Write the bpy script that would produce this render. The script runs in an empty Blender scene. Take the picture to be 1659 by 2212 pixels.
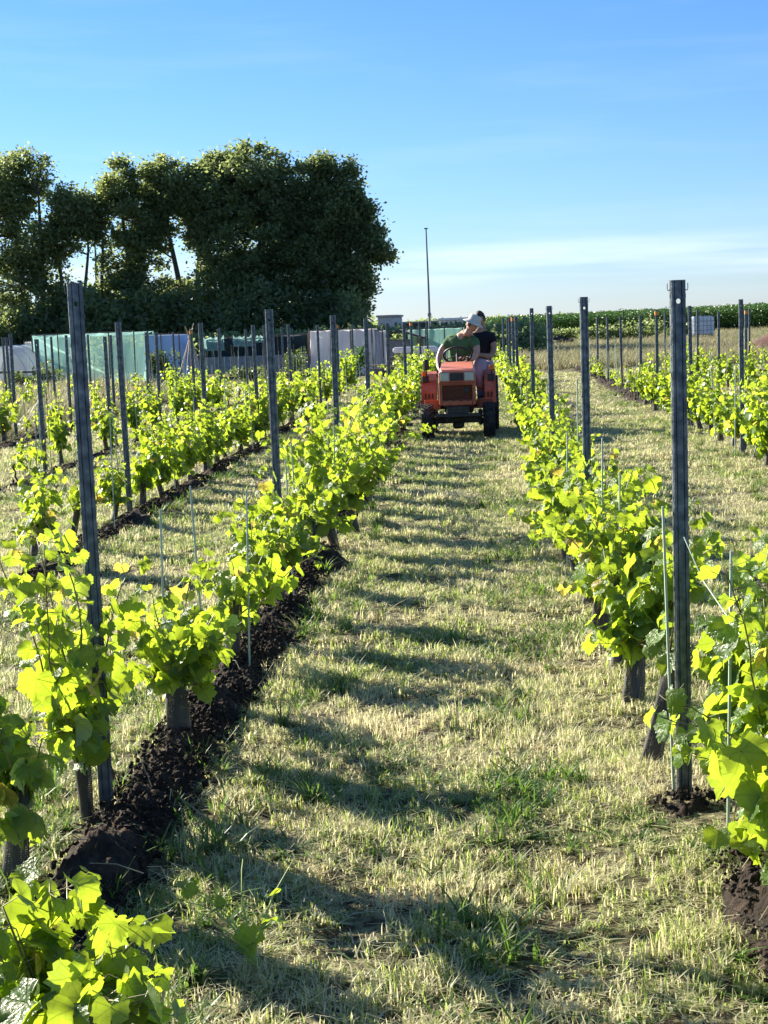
import bpy, math, random
import numpy as np
from mathutils import Vector, Matrix, Quaternion, noise as mnoise
R = math.radians
random.seed(7); rng = np.random.default_rng(7)
sc = bpy.context.scene
C = sc.collection

# ---------------------------------------------------------------- camera
CAM_H = 1.65
F = 3322.0
d = Vector((205.5, 420.0, -F)).normalized()
u = Vector((-0.03, 1.0, 0.0)); u = (u - d * u.dot(d)).normalized()
r = d.cross(u)
cam = bpy.data.cameras.new('camera')
cam.sensor_fit = 'VERTICAL'; cam.sensor_height = 36.0; cam.lens = F / 2212 * 36
cam.clip_start = 0.1; cam.clip_end = 3000
co = bpy.data.objects.new('camera', cam); C.objects.link(co)
co.matrix_world = Matrix.Translation((0, 0, CAM_H)) @ Matrix((r, d, u)).to_4x4()
sc.camera = co

# ---------------------------------------------------------------- light
SUN_AZ, SUN_EL = -53.0, 23.5        # degrees; azimuth from +Y, negative is left
w = bpy.data.worlds.new('World'); sc.world = w; w.use_nodes = True
wn, wl = w.node_tree.nodes, w.node_tree.links
wn.clear()
sky = wn.new('ShaderNodeTexSky'); sky.sky_type = 'NISHITA'; sky.sun_disc = False
sky.sun_elevation = R(SUN_EL); sky.sun_rotation = R(SUN_AZ)
sky.altitude = 0; sky.air_density = 1.0; sky.dust_density = 0.1; sky.ozone_density = 4.0
bg = wn.new('ShaderNodeBackground'); bg.inputs['Strength'].default_value = 0.076
wo = wn.new('ShaderNodeOutputWorld')
# thin wisps of cirrus in the sky
tc = wn.new('ShaderNodeTexCoord'); mp = wn.new('ShaderNodeMapping')
mp.inputs['Scale'].default_value = (1.6, 1.6, 16.0); mp.inputs['Rotation'].default_value = (0.03, -0.05, 0.4)
nz = wn.new('ShaderNodeTexNoise'); nz.inputs['Scale'].default_value = 2.2; nz.inputs['Detail'].default_value = 7; nz.inputs['Roughness'].default_value = 0.55
rp = wn.new('ShaderNodeValToRGB'); rp.color_ramp.elements[0].position = 0.50; rp.color_ramp.elements[1].position = 0.78
rp.color_ramp.elements[1].color = (0.09, 0.09, 0.09, 1)
mx = wn.new('ShaderNodeMixRGB'); mx.inputs['Color2'].default_value = (5.2, 5.7, 6.4, 1)
wl.new(tc.outputs['Generated'], mp.inputs['Vector']); wl.new(mp.outputs[0], nz.inputs['Vector'])
wl.new(nz.outputs['Fac'], rp.inputs[0])
def wm(op, a, b_=None, cl=False):
    q = wn.new('ShaderNodeMath'); q.operation = op; q.use_clamp = cl
    for i, x in enumerate((a, b_)):
        if x is None: continue
        if isinstance(x, (int, float)): q.inputs[i].default_value = x
        else: wl.new(x, q.inputs[i])
    return q.outputs[0]
sz_ = wn.new('ShaderNodeSeparateXYZ'); wl.new(tc.outputs['Generated'], sz_.inputs[0])
mp2 = wn.new('ShaderNodeMapping'); mp2.inputs['Scale'].default_value = (3, 3, 42); mp2.inputs['Location'].default_value = (.3, .1, .2)
n2_ = wn.new('ShaderNodeTexNoise'); n2_.inputs['Scale'].default_value = 1.7; n2_.inputs['Detail'].default_value = 6
wl.new(tc.outputs['Generated'], mp2.inputs[0]); wl.new(mp2.outputs[0], n2_.inputs['Vector'])
low_ = wm('SUBTRACT', 1, wm('DIVIDE', wm('ABSOLUTE', wm('SUBTRACT', sz_.outputs[2], .034)), .022), True)
bank = wm('MULTIPLY', wm('MULTIPLY', wm('SUBTRACT', n2_.outputs['Fac'], .40), 4, True), wm('MULTIPLY', low_, .55))
wl.new(wm('MAXIMUM', rp.outputs[0], bank), mx.inputs['Fac'])
# the sky deepens to blue with height, as clear evening air does
sx_ = wn.new('ShaderNodeSeparateXYZ'); gr_ = wn.new('ShaderNodeValToRGB'); ml_ = wn.new('ShaderNodeMixRGB'); ml_.blend_type = 'MULTIPLY'; ml_.inputs['Fac'].default_value = 1
e_ = gr_.color_ramp.elements; e_[0].position = 0.0; e_[0].color = (.47, .56, .80, 1); e_[1].position = 0.22; e_[1].color = (.36, .535, .78, 1)
e3_ = e_.new(.7); e3_.color = (.72, .84, .95, 1)
wl.new(tc.outputs['Generated'], sx_.inputs[0]); wl.new(sx_.outputs[2], gr_.inputs[0])
wl.new(sky.outputs[0], ml_.inputs['Color1']); wl.new(gr_.outputs[0], ml_.inputs['Color2'])
wl.new(ml_.outputs[0], mx.inputs['Color1']); wl.new(mx.outputs[0], bg.inputs[0]); wl.new(bg.outputs[0], wo.inputs[0])

sun = bpy.data.lights.new('sun', 'SUN'); sun.energy = 5.0; sun.angle = R(0.5); sun.color = (1.0, 0.92, 0.77)
so = bpy.data.objects.new('sun', sun); C.objects.link(so)
sd = Vector((math.sin(R(SUN_AZ)) * math.cos(R(SUN_EL)), math.cos(R(SUN_AZ)) * math.cos(R(SUN_EL)), math.sin(R(SUN_EL))))
so.rotation_euler = sd.to_track_quat('Z', 'Y').to_euler()
sc.view_settings.view_transform = 'Standard'; sc.view_settings.look = 'None'
sc.view_settings.exposure = 1.62; sc.view_settings.gamma = 1.0; sc.view_settings.use_curve_mapping = False
sc.render.engine = 'CYCLES'
sc.cycles.max_bounces = 8; sc.cycles.transparent_max_bounces = 12; sc.cycles.transmission_bounces = 6
sc.cycles.diffuse_bounces = 6
try: sc.cycles.use_denoising = True
except Exception: pass

# ---------------------------------------------------------------- helpers
def tag(o, label=None, cat=None, group=None, kind=None):
    if label: o['label'] = label
    if cat: o['category'] = cat
    if group: o['group'] = group
    if kind: o['kind'] = kind
    return o
def thing(name, label, cat, loc=(0, 0, 0), rotz=0, group=None):
    o = bpy.data.objects.new(name, None); C.objects.link(o)
    o.location = loc; o.rotation_euler = (0, 0, rotz); o.empty_display_size = .1
    return tag(o, label, cat, group)

class MB:
    def __init__(s): s.v = []; s.f = []; s.m = []; s.a = []   # a: per vertex (lx, ly, rnd)
    def add(s, vs, fs, M=None, mi=0, at=None):
        n = len(s.v)
        s.v += [tuple(M @ Vector(p)) if M is not None else tuple(p) for p in vs]
        s.f += [tuple(i + n for i in f) for f in fs]; s.m += [mi] * len(fs)
        s.a += at if at is not None else [(0, 0, 0)] * len(vs)
        return s
    def box(s, c, sz, M=None, mi=0, taper=1.0):
        x, y, z = [k / 2 for k in sz]
        vs = []
        for dz, t in ((-z, 1), (z, taper)):
            for a, b in ((-1, -1), (1, -1), (1, 1), (-1, 1)): vs.append((c[0] + a * x * t, c[1] + b * y * t, c[2] + dz))
        return s.add(vs, [(3, 2, 1, 0), (4, 5, 6, 7), (0, 1, 5, 4), (1, 2, 6, 5), (2, 3, 7, 6), (3, 0, 4, 7)], M, mi)
    def bbox(s, c, sz, b=.01, M=None, mi=0):
        """box with chamfered edges"""
        X, Y, Z = [k / 2 for k in sz]; b = min(b, X * .9, Y * .9, Z * .9)
        vs, idx = [], {}
        for sx in (-1, 1):
            for sy in (-1, 1):
                for sz_ in (-1, 1):
                    for k in range(3):
                        p = [sx * X, sy * Y, sz_ * Z]
                        for j in range(3):
                            if j != k: p[j] -= (sx, sy, sz_)[j] * b
                        idx[(sx, sy, sz_, k)] = len(vs); vs.append((c[0] + p[0], c[1] + p[1], c[2] + p[2]))
        fs = []
        for k in range(3):
            o1, o2 = [j for j in range(3) if j != k]
            for sg in (-1, 1):
                q = []
                for a, b2 in ((-1, -1), (1, -1), (1, 1), (-1, 1)):
                    t = [0, 0, 0]; t[k] = sg; t[o1] = a; t[o2] = b2; q.append(idx[(*t, k)])
                fs.append(tuple(q))
            for a in (-1, 1):
                for b2 in (-1, 1):
                    def I(t_, kk):
                        t = [0, 0, 0]; t[k] = t_; t[o1] = a; t[o2] = b2; return idx[(*t, kk)]
                    fs.append((I(-1, o1), I(1, o1), I(1, o2), I(-1, o2)))
        for a in (-1, 1):
            for b2 in (-1, 1):
                for c2 in (-1, 1): fs.append(tuple(idx[(a, b2, c2, k)] for k in range(3)))
        return s.add(vs, fs, M, mi)
    def tube(s, pts, rad, n=6, cap=True, mi=0, M=None):
        pts = [Vector(p) for p in pts]
        rs = rad if isinstance(rad, (list, tuple)) else [rad] * len(pts)
        vs, fs = [], []
        prev = None
        for i, p in enumerate(pts):
            t = (pts[min(i + 1, len(pts) - 1)] - pts[max(i - 1, 0)])
            t = t.normalized() if t.length > 1e-9 else Vector((0, 0, 1))
            if prev is None: a = t.orthogonal().normalized()
            else: a = (prev - t * prev.dot(t)); a = a.normalized() if a.length > 1e-6 else t.orthogonal().normalized()
            prev = a; b = t.cross(a)
            for k in range(n):
                th = 2 * math.pi * k / n
                vs.append(p + (a * math.cos(th) + b * math.sin(th)) * rs[i])
        for i in range(len(pts) - 1):
            for k in range(n):
                k2 = (k + 1) % n
                fs.append((i * n + k, i * n + k2, (i + 1) * n + k2, (i + 1) * n + k))
        if cap:
            fs.append(tuple(range(n - 1, -1, -1))); fs.append(tuple((len(pts) - 1) * n + k for k in range(n)))
        return s.add(vs, fs, M, mi)
    def lathe(s, prof, n=20, M=None, mi=0, closed=False):
        """prof: (radius, height) revolved about local Z"""
        vs, fs = [], []
        for (rr, h) in prof:
            for k in range(n):
                th = 2 * math.pi * k / n; vs.append((rr * math.cos(th), rr * math.sin(th), h))
        for i in range(len(prof) - 1 + (1 if closed else 0)):
            j = (i + 1) % len(prof)
            for k in range(n):
                k2 = (k + 1) % n
                fs.append((i * n + k, i * n + k2, j * n + k2, j * n + k))
        return s.add(vs, fs, M, mi)
    def prism(s, poly, y0, y1, M=None, mi=0):
        """poly in x,z extruded along y"""
        n = len(poly)
        vs = [(x, y0, z) for x, z in poly] + [(x, y1, z) for x, z in poly]
        fs = [tuple(range(n)), tuple(range(2 * n - 1, n - 1, -1))] + [(i, i + n, (i + 1) % n + n, (i + 1) % n) for i in range(n)]
        return s.add(vs, fs, M, mi)
    def mesh(s, name, mats, smooth=False):
        me = bpy.data.meshes.new(name)
        me.from_pydata([tuple(v) for v in s.v], [], s.f)
        for m in (mats if isinstance(mats, (list, tuple)) else [mats]): me.materials.append(m)
        me.polygons.foreach_set('material_index', s.m)
        if smooth: me.polygons.foreach_set('use_smooth', [True] * len(s.f))
        if any(a != (0, 0, 0) for a in s.a[:50]) or any(a != (0, 0, 0) for a in s.a[-50:]):
            at = me.attributes.new('leaf', 'FLOAT_VECTOR', 'POINT')
            at.data.foreach_set('vector', np.array(s.a, dtype=np.float32).ravel())
        me.update(); return me
    def obj(s, name, mats, parent=None, smooth=False, loc=None):
        o = bpy.data.objects.new(name, s.mesh(name, mats, smooth)); C.objects.link(o)
        if parent: o.parent = parent
        if loc: o.location = loc
        return o
def link(name, me, parent=None, loc=None, rot=None, scale=None):
    o = bpy.data.objects.new(name, me); C.objects.link(o)
    if parent: o.parent = parent
    if loc is not None: o.location = loc
    if rot is not None: o.rotation_euler = rot
    if scale is not None: o.scale = scale if hasattr(scale, '__len__') else (scale,) * 3
    return o
def copy_tree(o, parent=None):
    c = o.copy(); C.objects.link(c); c.parent = parent
    for ch in KIDS.get(o.name, []): copy_tree(ch, c)
    return c
KIDS = {}
def kids(o):
    KIDS[o.name] = [x for x in C.objects if x.parent is o]
    for k in KIDS[o.name]: kids(k)

# ---------------------------------------------------------------- materials
def nm(name):
    m = bpy.data.materials.new(name); m.use_nodes = True
    return m, m.node_tree.nodes, m.node_tree.links, m.node_tree.nodes['Principled BSDF']
def mat(name, col, rough=.6, metal=0, var=.25, vscale=8, bump=.0, bscale=60, spec=.5, dark=None, wear=None):
    """procedural painted / weathered surface: colour varied by noise, fine bump, optional wear colour"""
    m, n, l, b = nm(name)
    geo = n.new('ShaderNodeTexCoord')
    nz = n.new('ShaderNodeTexNoise'); nz.inputs['Scale'].default_value = vscale; nz.inputs['Detail'].default_value = 6
    l.new(geo.outputs['Object'], nz.inputs['Vector'])
    rp = n.new('ShaderNodeValToRGB'); rp.color_ramp.elements[0].position = .3; rp.color_ramp.elements[1].position = .7
    c0 = dark or tuple(c * (1 - var) for c in col); c1 = wear or tuple(min(1, c * (1 + var)) for c in col)
    rp.color_ramp.elements[0].color = (*c0, 1); rp.color_ramp.elements[1].color = (*c1, 1)
    e = rp.color_ramp.elements.new(.5); e.color = (*col, 1)
    l.new(nz.outputs['Fac'], rp.inputs[0]); l.new(rp.outputs[0], b.inputs['Base Color'])
    b.inputs['Roughness'].default_value = rough; b.inputs['Metallic'].default_value = metal
    b.inputs['Specular IOR Level'].default_value = spec
    if bump:
        n2 = n.new('ShaderNodeTexNoise'); n2.inputs['Scale'].default_value = bscale; n2.inputs['Detail'].default_value = 5
        l.new(geo.outputs['Object'], n2.inputs['Vector'])
        bp = n.new('ShaderNodeBump'); bp.inputs['Strength'].default_value = bump; bp.inputs['Distance'].default_value = .02
        l.new(n2.outputs['Fac'], bp.inputs['Height']); l.new(bp.outputs[0], b.inputs['Normal'])
    return m
def M_(n, l, op, a, b_=None, clamp=False):
    q = n.new('ShaderNodeMath'); q.operation = op; q.use_clamp = clamp
    for i, x in enumerate((a, b_)):
        if x is None: continue
        if isinstance(x, (int, float)): q.inputs[i].default_value = x
        else: l.new(x, q.inputs[i])
    return q.outputs[0]
def mix_(n, l, f, a, b_):
    q = n.new('ShaderNodeMixRGB')
    for k, x in (('Fac', f), ('Color1', a), ('Color2', b_)):
        if isinstance(x, (int, float)): q.inputs[k].default_value = x
        elif isinstance(x, tuple): q.inputs[k].default_value = (*x, 1)
        else: l.new(x, q.inputs[k])
    return q.outputs[0]
def leaf_mat(name, top, trans, trans_amt=.5, young=None, rough=.42, veins=True, spec=.5, under=None, hue_obj=True):
    m, n, l, b = nm(name)
    at = n.new('ShaderNodeAttribute'); at.attribute_name = 'leaf'
    sp = n.new('ShaderNodeSeparateXYZ'); l.new(at.outputs['Vector'], sp.inputs[0])
    oi = n.new('ShaderNodeObjectInfo')
    rnd = M_(n, l, 'FRACT', M_(n, l, 'ADD', sp.outputs[2], oi.outputs['Random']))
    rnd2 = M_(n, l, 'FRACT', M_(n, l, 'MULTIPLY', rnd, 7.31))
    c = mix_(n, l, rnd, tuple(x * .7 for x in top), tuple(x * 1.35 for x in top))
    t = mix_(n, l, rnd2, tuple(x * .72 for x in trans), tuple(min(.95, x * 1.2) for x in trans))
    if young:
        f = M_(n, l, 'MULTIPLY', M_(n, l, 'GREATER_THAN', rnd2, .965), .8)
        c = mix_(n, l, f, c, tuple(x * .6 for x in young)); t = mix_(n, l, f, t, young)
    if veins:
        ax = M_(n, l, 'ABSOLUTE', sp.outputs[0])
        ds = []
        for ang in (0, 52, 108):
            s_, c_ = math.sin(R(ang)), math.cos(R(ang))
            # distance of (ax, y) to the ray at ang from the +Y axis
            dd = M_(n, l, 'ABSOLUTE', M_(n, l, 'SUBTRACT', M_(n, l, 'MULTIPLY', ax, c_), M_(n, l, 'MULTIPLY', sp.outputs[1], s_)))
            al = M_(n, l, 'ADD', M_(n, l, 'MULTIPLY', ax, s_), M_(n, l, 'MULTIPLY', sp.outputs[1], c_))
            dd = M_(n, l, 'ADD', dd, M_(n, l, 'MULTIPLY', M_(n, l, 'LESS_THAN', al, 0), 1))
            # side veins run off each main vein
            ds.append(dd)
        mn = M_(n, l, 'MINIMUM', ds[0], M_(n, l, 'MINIMUM', ds[1], ds[2]))
        v = M_(n, l, 'SUBTRACT', 1, M_(n, l, 'DIVIDE', mn, .022), clamp=True)
        side = M_(n, l, 'SINE', M_(n, l, 'ADD', M_(n, l, 'MULTIPLY', mn, -38), M_(n, l, 'MULTIPLY', M_(n, l, 'ADD', sp.outputs[1], ax), 34)))
        sv = M_(n, l, 'MULTIPLY', M_(n, l, 'SUBTRACT', M_(n, l, 'MULTIPLY', side, 5), 4.0, clamp=True), .45)
        v = M_(n, l, 'MAXIMUM', v, sv)
        vf = M_(n, l, 'MULTIPLY', v, .7)
        c = mix_(n, l, vf, c, (.16, .24, .07)); t = mix_(n, l, vf, t, tuple(x * .42 for x in trans))
        bp = n.new('ShaderNodeBump'); bp.inputs['Strength'].default_value = .5; bp.inputs['Distance'].default_value = .004
        bp.invert = True
        nz = n.new('ShaderNodeTexNoise'); nz.inputs['Scale'].default_value = 9; nz.inputs['Detail'].default_value = 3
        l.new(at.outputs['Vector'], nz.inputs['Vector'])
        l.new(M_(n, l, 'ADD', v, M_(n, l, 'MULTIPLY', nz.outputs['Fac'], 2.2)), bp.inputs['Height']); l.new(bp.outputs[0], b.inputs['Normal'])
    if under:
        g = n.new('ShaderNodeNewGeometry'); c = mix_(n, l, g.outputs['Backfacing'], c, under)
    l.new(c, b.inputs['Base Color']); b.inputs['Roughness'].default_value = rough; b.inputs['Specular IOR Level'].default_value = spec
    tr = n.new('ShaderNodeBsdfTranslucent'); l.new(t, tr.inputs['Color'])
    ms = n.new('ShaderNodeMixShader'); ms.inputs[0].default_value = trans_amt
    l.new(b.outputs[0], ms.inputs[1]); l.new(tr.outputs[0], ms.inputs[2])
    l.new(ms.outputs[0], n['Material Output'].inputs['Surface'])
    return m
def grass_mat(name, green, straw, tgreen, tstraw, bias=.5, pscale=1.1, tamt=.35):
    """blade colour: random per blade, weighted by patches on the ground; real colours only"""
    m, n, l, b = nm(name)
    at = n.new('ShaderNodeAttribute'); at.attribute_name = 'leaf'
    sp = n.new('ShaderNodeSeparateXYZ'); l.new(at.outputs['Vector'], sp.inputs[0])
    g = n.new('ShaderNodeNewGeometry')
    nz = n.new('ShaderNodeTexNoise'); nz.inputs['Scale'].default_value = pscale; nz.inputs['Detail'].default_value = 5; nz.inputs['Roughness'].default_value = .65
    l.new(g.outputs['Position'], nz.inputs['Vector'])
    k = M_(n, l, 'ADD', M_(n, l, 'MULTIPLY', M_(n, l, 'SUBTRACT', nz.outputs['Fac'], .5), 2.4), bias)
    f = M_(n, l, 'MULTIPLY', M_(n, l, 'SUBTRACT', k, sp.outputs[2]), 5, clamp=True)
    r2 = M_(n, l, 'FRACT', M_(n, l, 'MULTIPLY', sp.outputs[2], 13.7))
    gr = mix_(n, l, r2, tuple(x * .65 for x in green), tuple(x * 1.4 for x in green))
    st = mix_(n, l, r2, tuple(x * .45 for x in straw), tuple(min(.8, x * 1.3) for x in straw))
    nb = n.new('ShaderNodeTexNoise'); nb.inputs['Scale'].default_value = 3.1; nb.inputs['Detail'].default_value = 4; l.new(g.outputs['Position'], nb.inputs['Vector'])
    st = mix_(n, l, M_(n, l, 'MULTIPLY', M_(n, l, 'SUBTRACT', nb.outputs['Fac'], .55), 5, clamp=True), st, (.40, .30, .20))
    l.new(mix_(n, l, f, gr, st), b.inputs['Base Color']); b.inputs['Roughness'].default_value = .5
    b.inputs['Specular IOR Level'].default_value = .35
    tr = n.new('ShaderNodeBsdfTranslucent'); l.new(mix_(n, l, f, tgreen, tstraw), tr.inputs['Color'])
    ms = n.new('ShaderNodeMixShader'); ms.inputs[0].default_value = tamt
    l.new(b.outputs[0], ms.inputs[1]); l.new(tr.outputs[0], ms.inputs[2]); l.new(ms.outputs[0], n['Material Output'].inputs['Surface'])
    return m
def cloth(name, col, transp=.0, trans=.4, rough=.8, bscale=30, bump=.3):
    m, n, l, b = nm(name)
    tcn = n.new('ShaderNodeTexCoord')
    nz = n.new('ShaderNodeTexNoise'); nz.inputs['Scale'].default_value = 1.3; nz.inputs['Detail'].default_value = 6
    l.new(tcn.outputs['Object'], nz.inputs['Vector'])
    cc = mix_(n, l, nz.outputs['Fac'], tuple(x * .75 for x in col), tuple(min(.9, x * 1.2) for x in col))
    l.new(cc, b.inputs['Base Color']); b.inputs['Roughness'].default_value = rough; b.inputs['Specular IOR Level'].default_value = .2
    n2 = n.new('ShaderNodeTexNoise'); n2.inputs['Scale'].default_value = bscale; n2.inputs['Detail'].default_value = 4
    l.new(tcn.outputs['Object'], n2.inputs['Vector'])
    bp = n.new('ShaderNodeBump'); bp.inputs['Strength'].default_value = bump; bp.inputs['Distance'].default_value = .02
    l.new(n2.outputs['Fac'], bp.inputs['Height']); l.new(bp.outputs[0], b.inputs['Normal'])
    sh = b.outputs[0]
    if trans:
        tr = n.new('ShaderNodeBsdfTranslucent'); l.new(cc, tr.inputs['Color'])
        ms = n.new('ShaderNodeMixShader'); ms.inputs[0].default_value = trans
        l.new(sh, ms.inputs[1]); l.new(tr.outputs[0], ms.inputs[2]); sh = ms.outputs[0]
    if transp:
        tp = n.new('ShaderNodeBsdfTransparent')
        ms = n.new('ShaderNodeMixShader'); ms.inputs[0].default_value = transp
        l.new(sh, ms.inputs[1]); l.new(tp.outputs[0], ms.inputs[2]); sh = ms.outputs[0]
    l.new(sh, n['Material Output'].inputs['Surface'])
    return m
def mesh_guard_mat():
    """woven plastic mesh: fine holes between strands"""
    m, n, l, b = nm('woven_guard')
    at = n.new('ShaderNodeAttribute'); at.attribute_name = 'leaf'
    sp = n.new('ShaderNodeSeparateXYZ'); l.new(at.outputs['Vector'], sp.inputs[0])
    sx = M_(n, l, 'SINE', M_(n, l, 'MULTIPLY', sp.outputs[0], 2 * math.pi * 44)); sy = M_(n, l, 'SINE', M_(n, l, 'MULTIPLY', sp.outputs[1], 2 * math.pi / .0065))
    hole = M_(n, l, 'MULTIPLY', M_(n, l, 'GREATER_THAN', sx, .1), M_(n, l, 'GREATER_THAN', sy, -.05))
    nz = n.new('ShaderNodeTexNoise'); nz.inputs['Scale'].default_value = 7; nz.inputs['Detail'].default_value = 5
    tcn = n.new('ShaderNodeTexCoord'); l.new(tcn.outputs['Object'], nz.inputs['Vector'])
    l.new(mix_(n, l, nz.outputs['Fac'], (.018, .016, .014), (.105, .095, .08)), b.inputs['Base Color']); b.inputs['Roughness'].default_value = .55
    tp = n.new('ShaderNodeBsdfTransparent'); ms = n.new('ShaderNodeMixShader')
    l.new(M_(n, l, 'MULTIPLY', hole, .8), ms.inputs[0]); l.new(b.outputs[0], ms.inputs[1]); l.new(tp.outputs[0], ms.inputs[2])
    l.new(ms.outputs[0], n['Material Output'].inputs['Surface'])
    return m
MT = dict(
    vine=leaf_mat('vine_leaf', (.075, .15, .022), (.50, .66, .035), .54, young=(.75, .52, .10), under=(.25, .31, .18), rough=.36),
    vine_far=leaf_mat('vine_leaf_far', (.075, .15, .022), (.50, .66, .035), .54, young=(.75, .52, .10), veins=False, under=(.25, .31, .18), rough=.4),
    tree=leaf_mat('tree_leaf', (.12, .16, .07), (.40, .48, .16), .54, veins=False, rough=.5, under=(.14, .17, .10)),
    tree_dark=leaf_mat('tree_leaf_dark', (.11, .15, .068), (.34, .42, .14), .52, veins=False, rough=.5, under=(.12, .155, .085)),
    shrub=leaf_mat('shrub_leaf', (.07, .10, .035), (.22, .30, .06), .35, veins=False, rough=.5),
    crop=leaf_mat('crop_leaf', (.035, .085, .018), (.09, .20, .03), .34, veins=False, rough=.4),
    grass=grass_mat('mown_grass_blades', (.16, .225, .055), (.66, .60, .36), (.42, .54, .11), (.80, .73, .44), bias=.72, tamt=.5),
    lush=grass_mat('lush_grass_blades', (.06, .12, .022), (.34, .30, .16), (.24, .42, .06), (.45, .40, .2), bias=.30),
    dry=grass_mat('dry_field_grass', (.15, .19, .06), (.44, .39, .22), (.26, .32, .09), (.48, .42, .24), bias=.75, pscale=.35),
    steel=mat('galvanised_steel', (.105, .125, .14), .45, .7, .3, 26, .15, 160, wear=(.20, .22, .225), dark=(.05, .065, .075)),
    wire=mat('thin_wire', (.35, .36, .36), .4, .8),
    rod=mat('pale_green_rod', (.42, .50, .36), .5, 0, .2, 5),
    stem=mat('fresh_stem', (.34, .42, .10), .45, 0, .2, 9),
    cane=mat('bamboo_cane', (.30, .25, .15), .6, 0, .35, 6),
    bark=mat('vine_bark', (.085, .060, .040), .9, 0, .4, 20, .8, 50),
    shoot=mat('green_brown_shoot', (.16, .15, .05), .5, 0, .5, 9, dark=(.14, .06, .03)),
    tbark=mat('tree_bark', (.075, .062, .048), .9, 0, .4, 6, .8, 30),
    guard=mesh_guard_mat(),
    soil=mat('dark_compost_soil', (.030, .021, .015), .95, 0, .5, 14, 1.0, 45, spec=.2, wear=(.060, .040, .027), dark=(.014, .010, .008)),
    red=mat('faded_orange_paint', (.40, .085, .030), .5, 0, .22, 7, .08, 90, wear=(.46, .15, .08), dark=(.24, .055, .025)),
    redtop=mat('sun_bleached_orange_paint', (.56, .165, .085), .5, 0, .2, 5),
    mesh_red=mat('rusty_radiator_mesh', (.13, .032, .014), .7, 0, .3, 30, .6, 120),
    black=mat('black_plastic', (.018, .018, .019), .5, 0, .3, 10),
    tyre=mat('rubber_tyre', (.022, .022, .023), .8, 0, .4, 12, .4, 80, wear=(.06, .055, .045)),
    iron=mat('oily_iron', (.045, .044, .042), .6, .4, .4, 14, .2, 60),
    lens=mat('headlight_lens', (.50, .48, .38), .12, 0, .1, 20, .2, 100),
    orange=mat('orange_indicator', (.75, .14, .01), .2, 0, .1),
    rim=mat('cream_rim', (.45, .42, .34), .5),
    skin=mat('skin', (.46, .25, .17), .55, 0, .12, 9), skin2=mat('tanned_skin', (.34, .18, .11), .55, 0, .12, 9),
    hair=mat('dark_hair', (.025, .016, .012), .6, 0, .4, 60, .6, 200),
    shirt=cloth('green_cotton', (.07, .14, .062), 0, 0, .9, 14, .5), navy=cloth('black_cotton', (.012, .013, .018), 0, 0, .9, 14, .5),
    hat=cloth('hat_canvas', (.60, .59, .52), 0, .1, .9, 60), trousers=cloth('pink_grey_cotton', (.40, .28, .29), 0, 0, .9, 12, .5),
    jeans=cloth('dark_denim', (.03, .04, .06), 0, 0, .9, 12), sock=cloth('blue_sock', (.10, .20, .42), 0, 0, .9),
    net=cloth('turquoise_netting', (.42, .70, .62), .32, .5, .6, 6, .9), netw=cloth('white_fleece', (.70, .70, .72), 0, .45, .7, 5, .6),
    netd=cloth('dark_shade_net', (.018, .035, .045), .04, .1, .8), blue=cloth('pale_blue_sheet', (.40, .50, .72), 0, .3, .5, 5),
    poly=cloth('clear_white_polythene', (.62, .66, .68), .12, .5, .3, 4),
    wood=mat('weathered_wood', (.16, .11, .07), .8, 0, .35, 5, .3, 40), woodo=mat('orange_stained_wood', (.24, .11, .04), .75, 0, .3, 5, .3, 40),
    roof=mat('dark_felt_roof', (.06, .055, .05), .9), greywall=mat('grey_sheet_wall', (.24, .235, .23), .6), render=mat('grey_cladding', (.28, .33, .36), .6),
    white=mat('white_painted_metal', (.70, .70, .70), .45, 0, .08), tank=mat('white_tank_plastic', (.62, .65, .68), .4, 0, .12, 3),
    rust=mat('red_brown_earth', (.10, .042, .03), .95, 0, .4, 3, .8, 12), tag=mat('orange_tape', (.65, .22, .03), .6), log=mat('dark_logs', (.05, .035, .028), .9, 0, .4, 4),
)
# ---------------------------------------------------------------- terrain
ROWS = {'A': -1.30, 'R1': .62, 'B': -3.15, 'C': -5.15, 'D': -7.15, 'E': -9.15, 'F': -11.15, 'G': -13.15, 'R2': 2.87, 'R3': 4.95, 'R4': 6.95}
def gh(x, y):
    if y > 60 or abs(x) > 30: return 0.0
    k = 1.0 if y < 45 else (60 - y) / 15
    h = .02 * mnoise.noise(Vector((x * 1.1, y * 1.1, 0))) + .024 * mnoise.noise(Vector((x * 3.3, y * 3.3, 5))) + .012 * mnoise.noise(Vector((x * 7.5, y * 7.5, 9)))
    for rx in ROWS.values():                       # the strip under each row stands a little proud
        dx = x - rx
        if abs(dx) < .45: h += .03 * math.cos(dx / .45 * math.pi / 2)
    return h * k
def axis(segs):
    out = []
    for a, b, st in segs:
        n = max(1, round((b - a) / st)); out += [a + (b - a) * i / n for i in range(n)]
    return out + [segs[-1][1]]
xs = axis([(-900, -200, 100), (-200, -30, 17), (-30, -5, .5), (-5, 4, .07), (4, 12, .4), (12, 30, 2), (30, 200, 17), (200, 900, 100)])
ys = axis([(-60, 0, 6), (0, 2.5, .25), (2.5, 13, .07), (13, 25, .16), (25, 45, .5), (45, 80, 3), (80, 300, 22), (300, 1600, 130)])
vv = [(x, y, gh(x, y)) for y in ys for x in xs]; nx = len(xs)
ff = [(j * nx + i, j * nx + i + 1, (j + 1) * nx + i + 1, (j + 1) * nx + i) for j in range(len(ys) - 1) for i in range(nx - 1)]
gm = bpy.data.meshes.new('ground'); gm.from_pydata(vv, [], ff); gm.polygons.foreach_set('use_smooth', [True] * len(ff))
m, n, l, b = nm('grassy_ground')
g = n.new('ShaderNodeNewGeometry')
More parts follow.
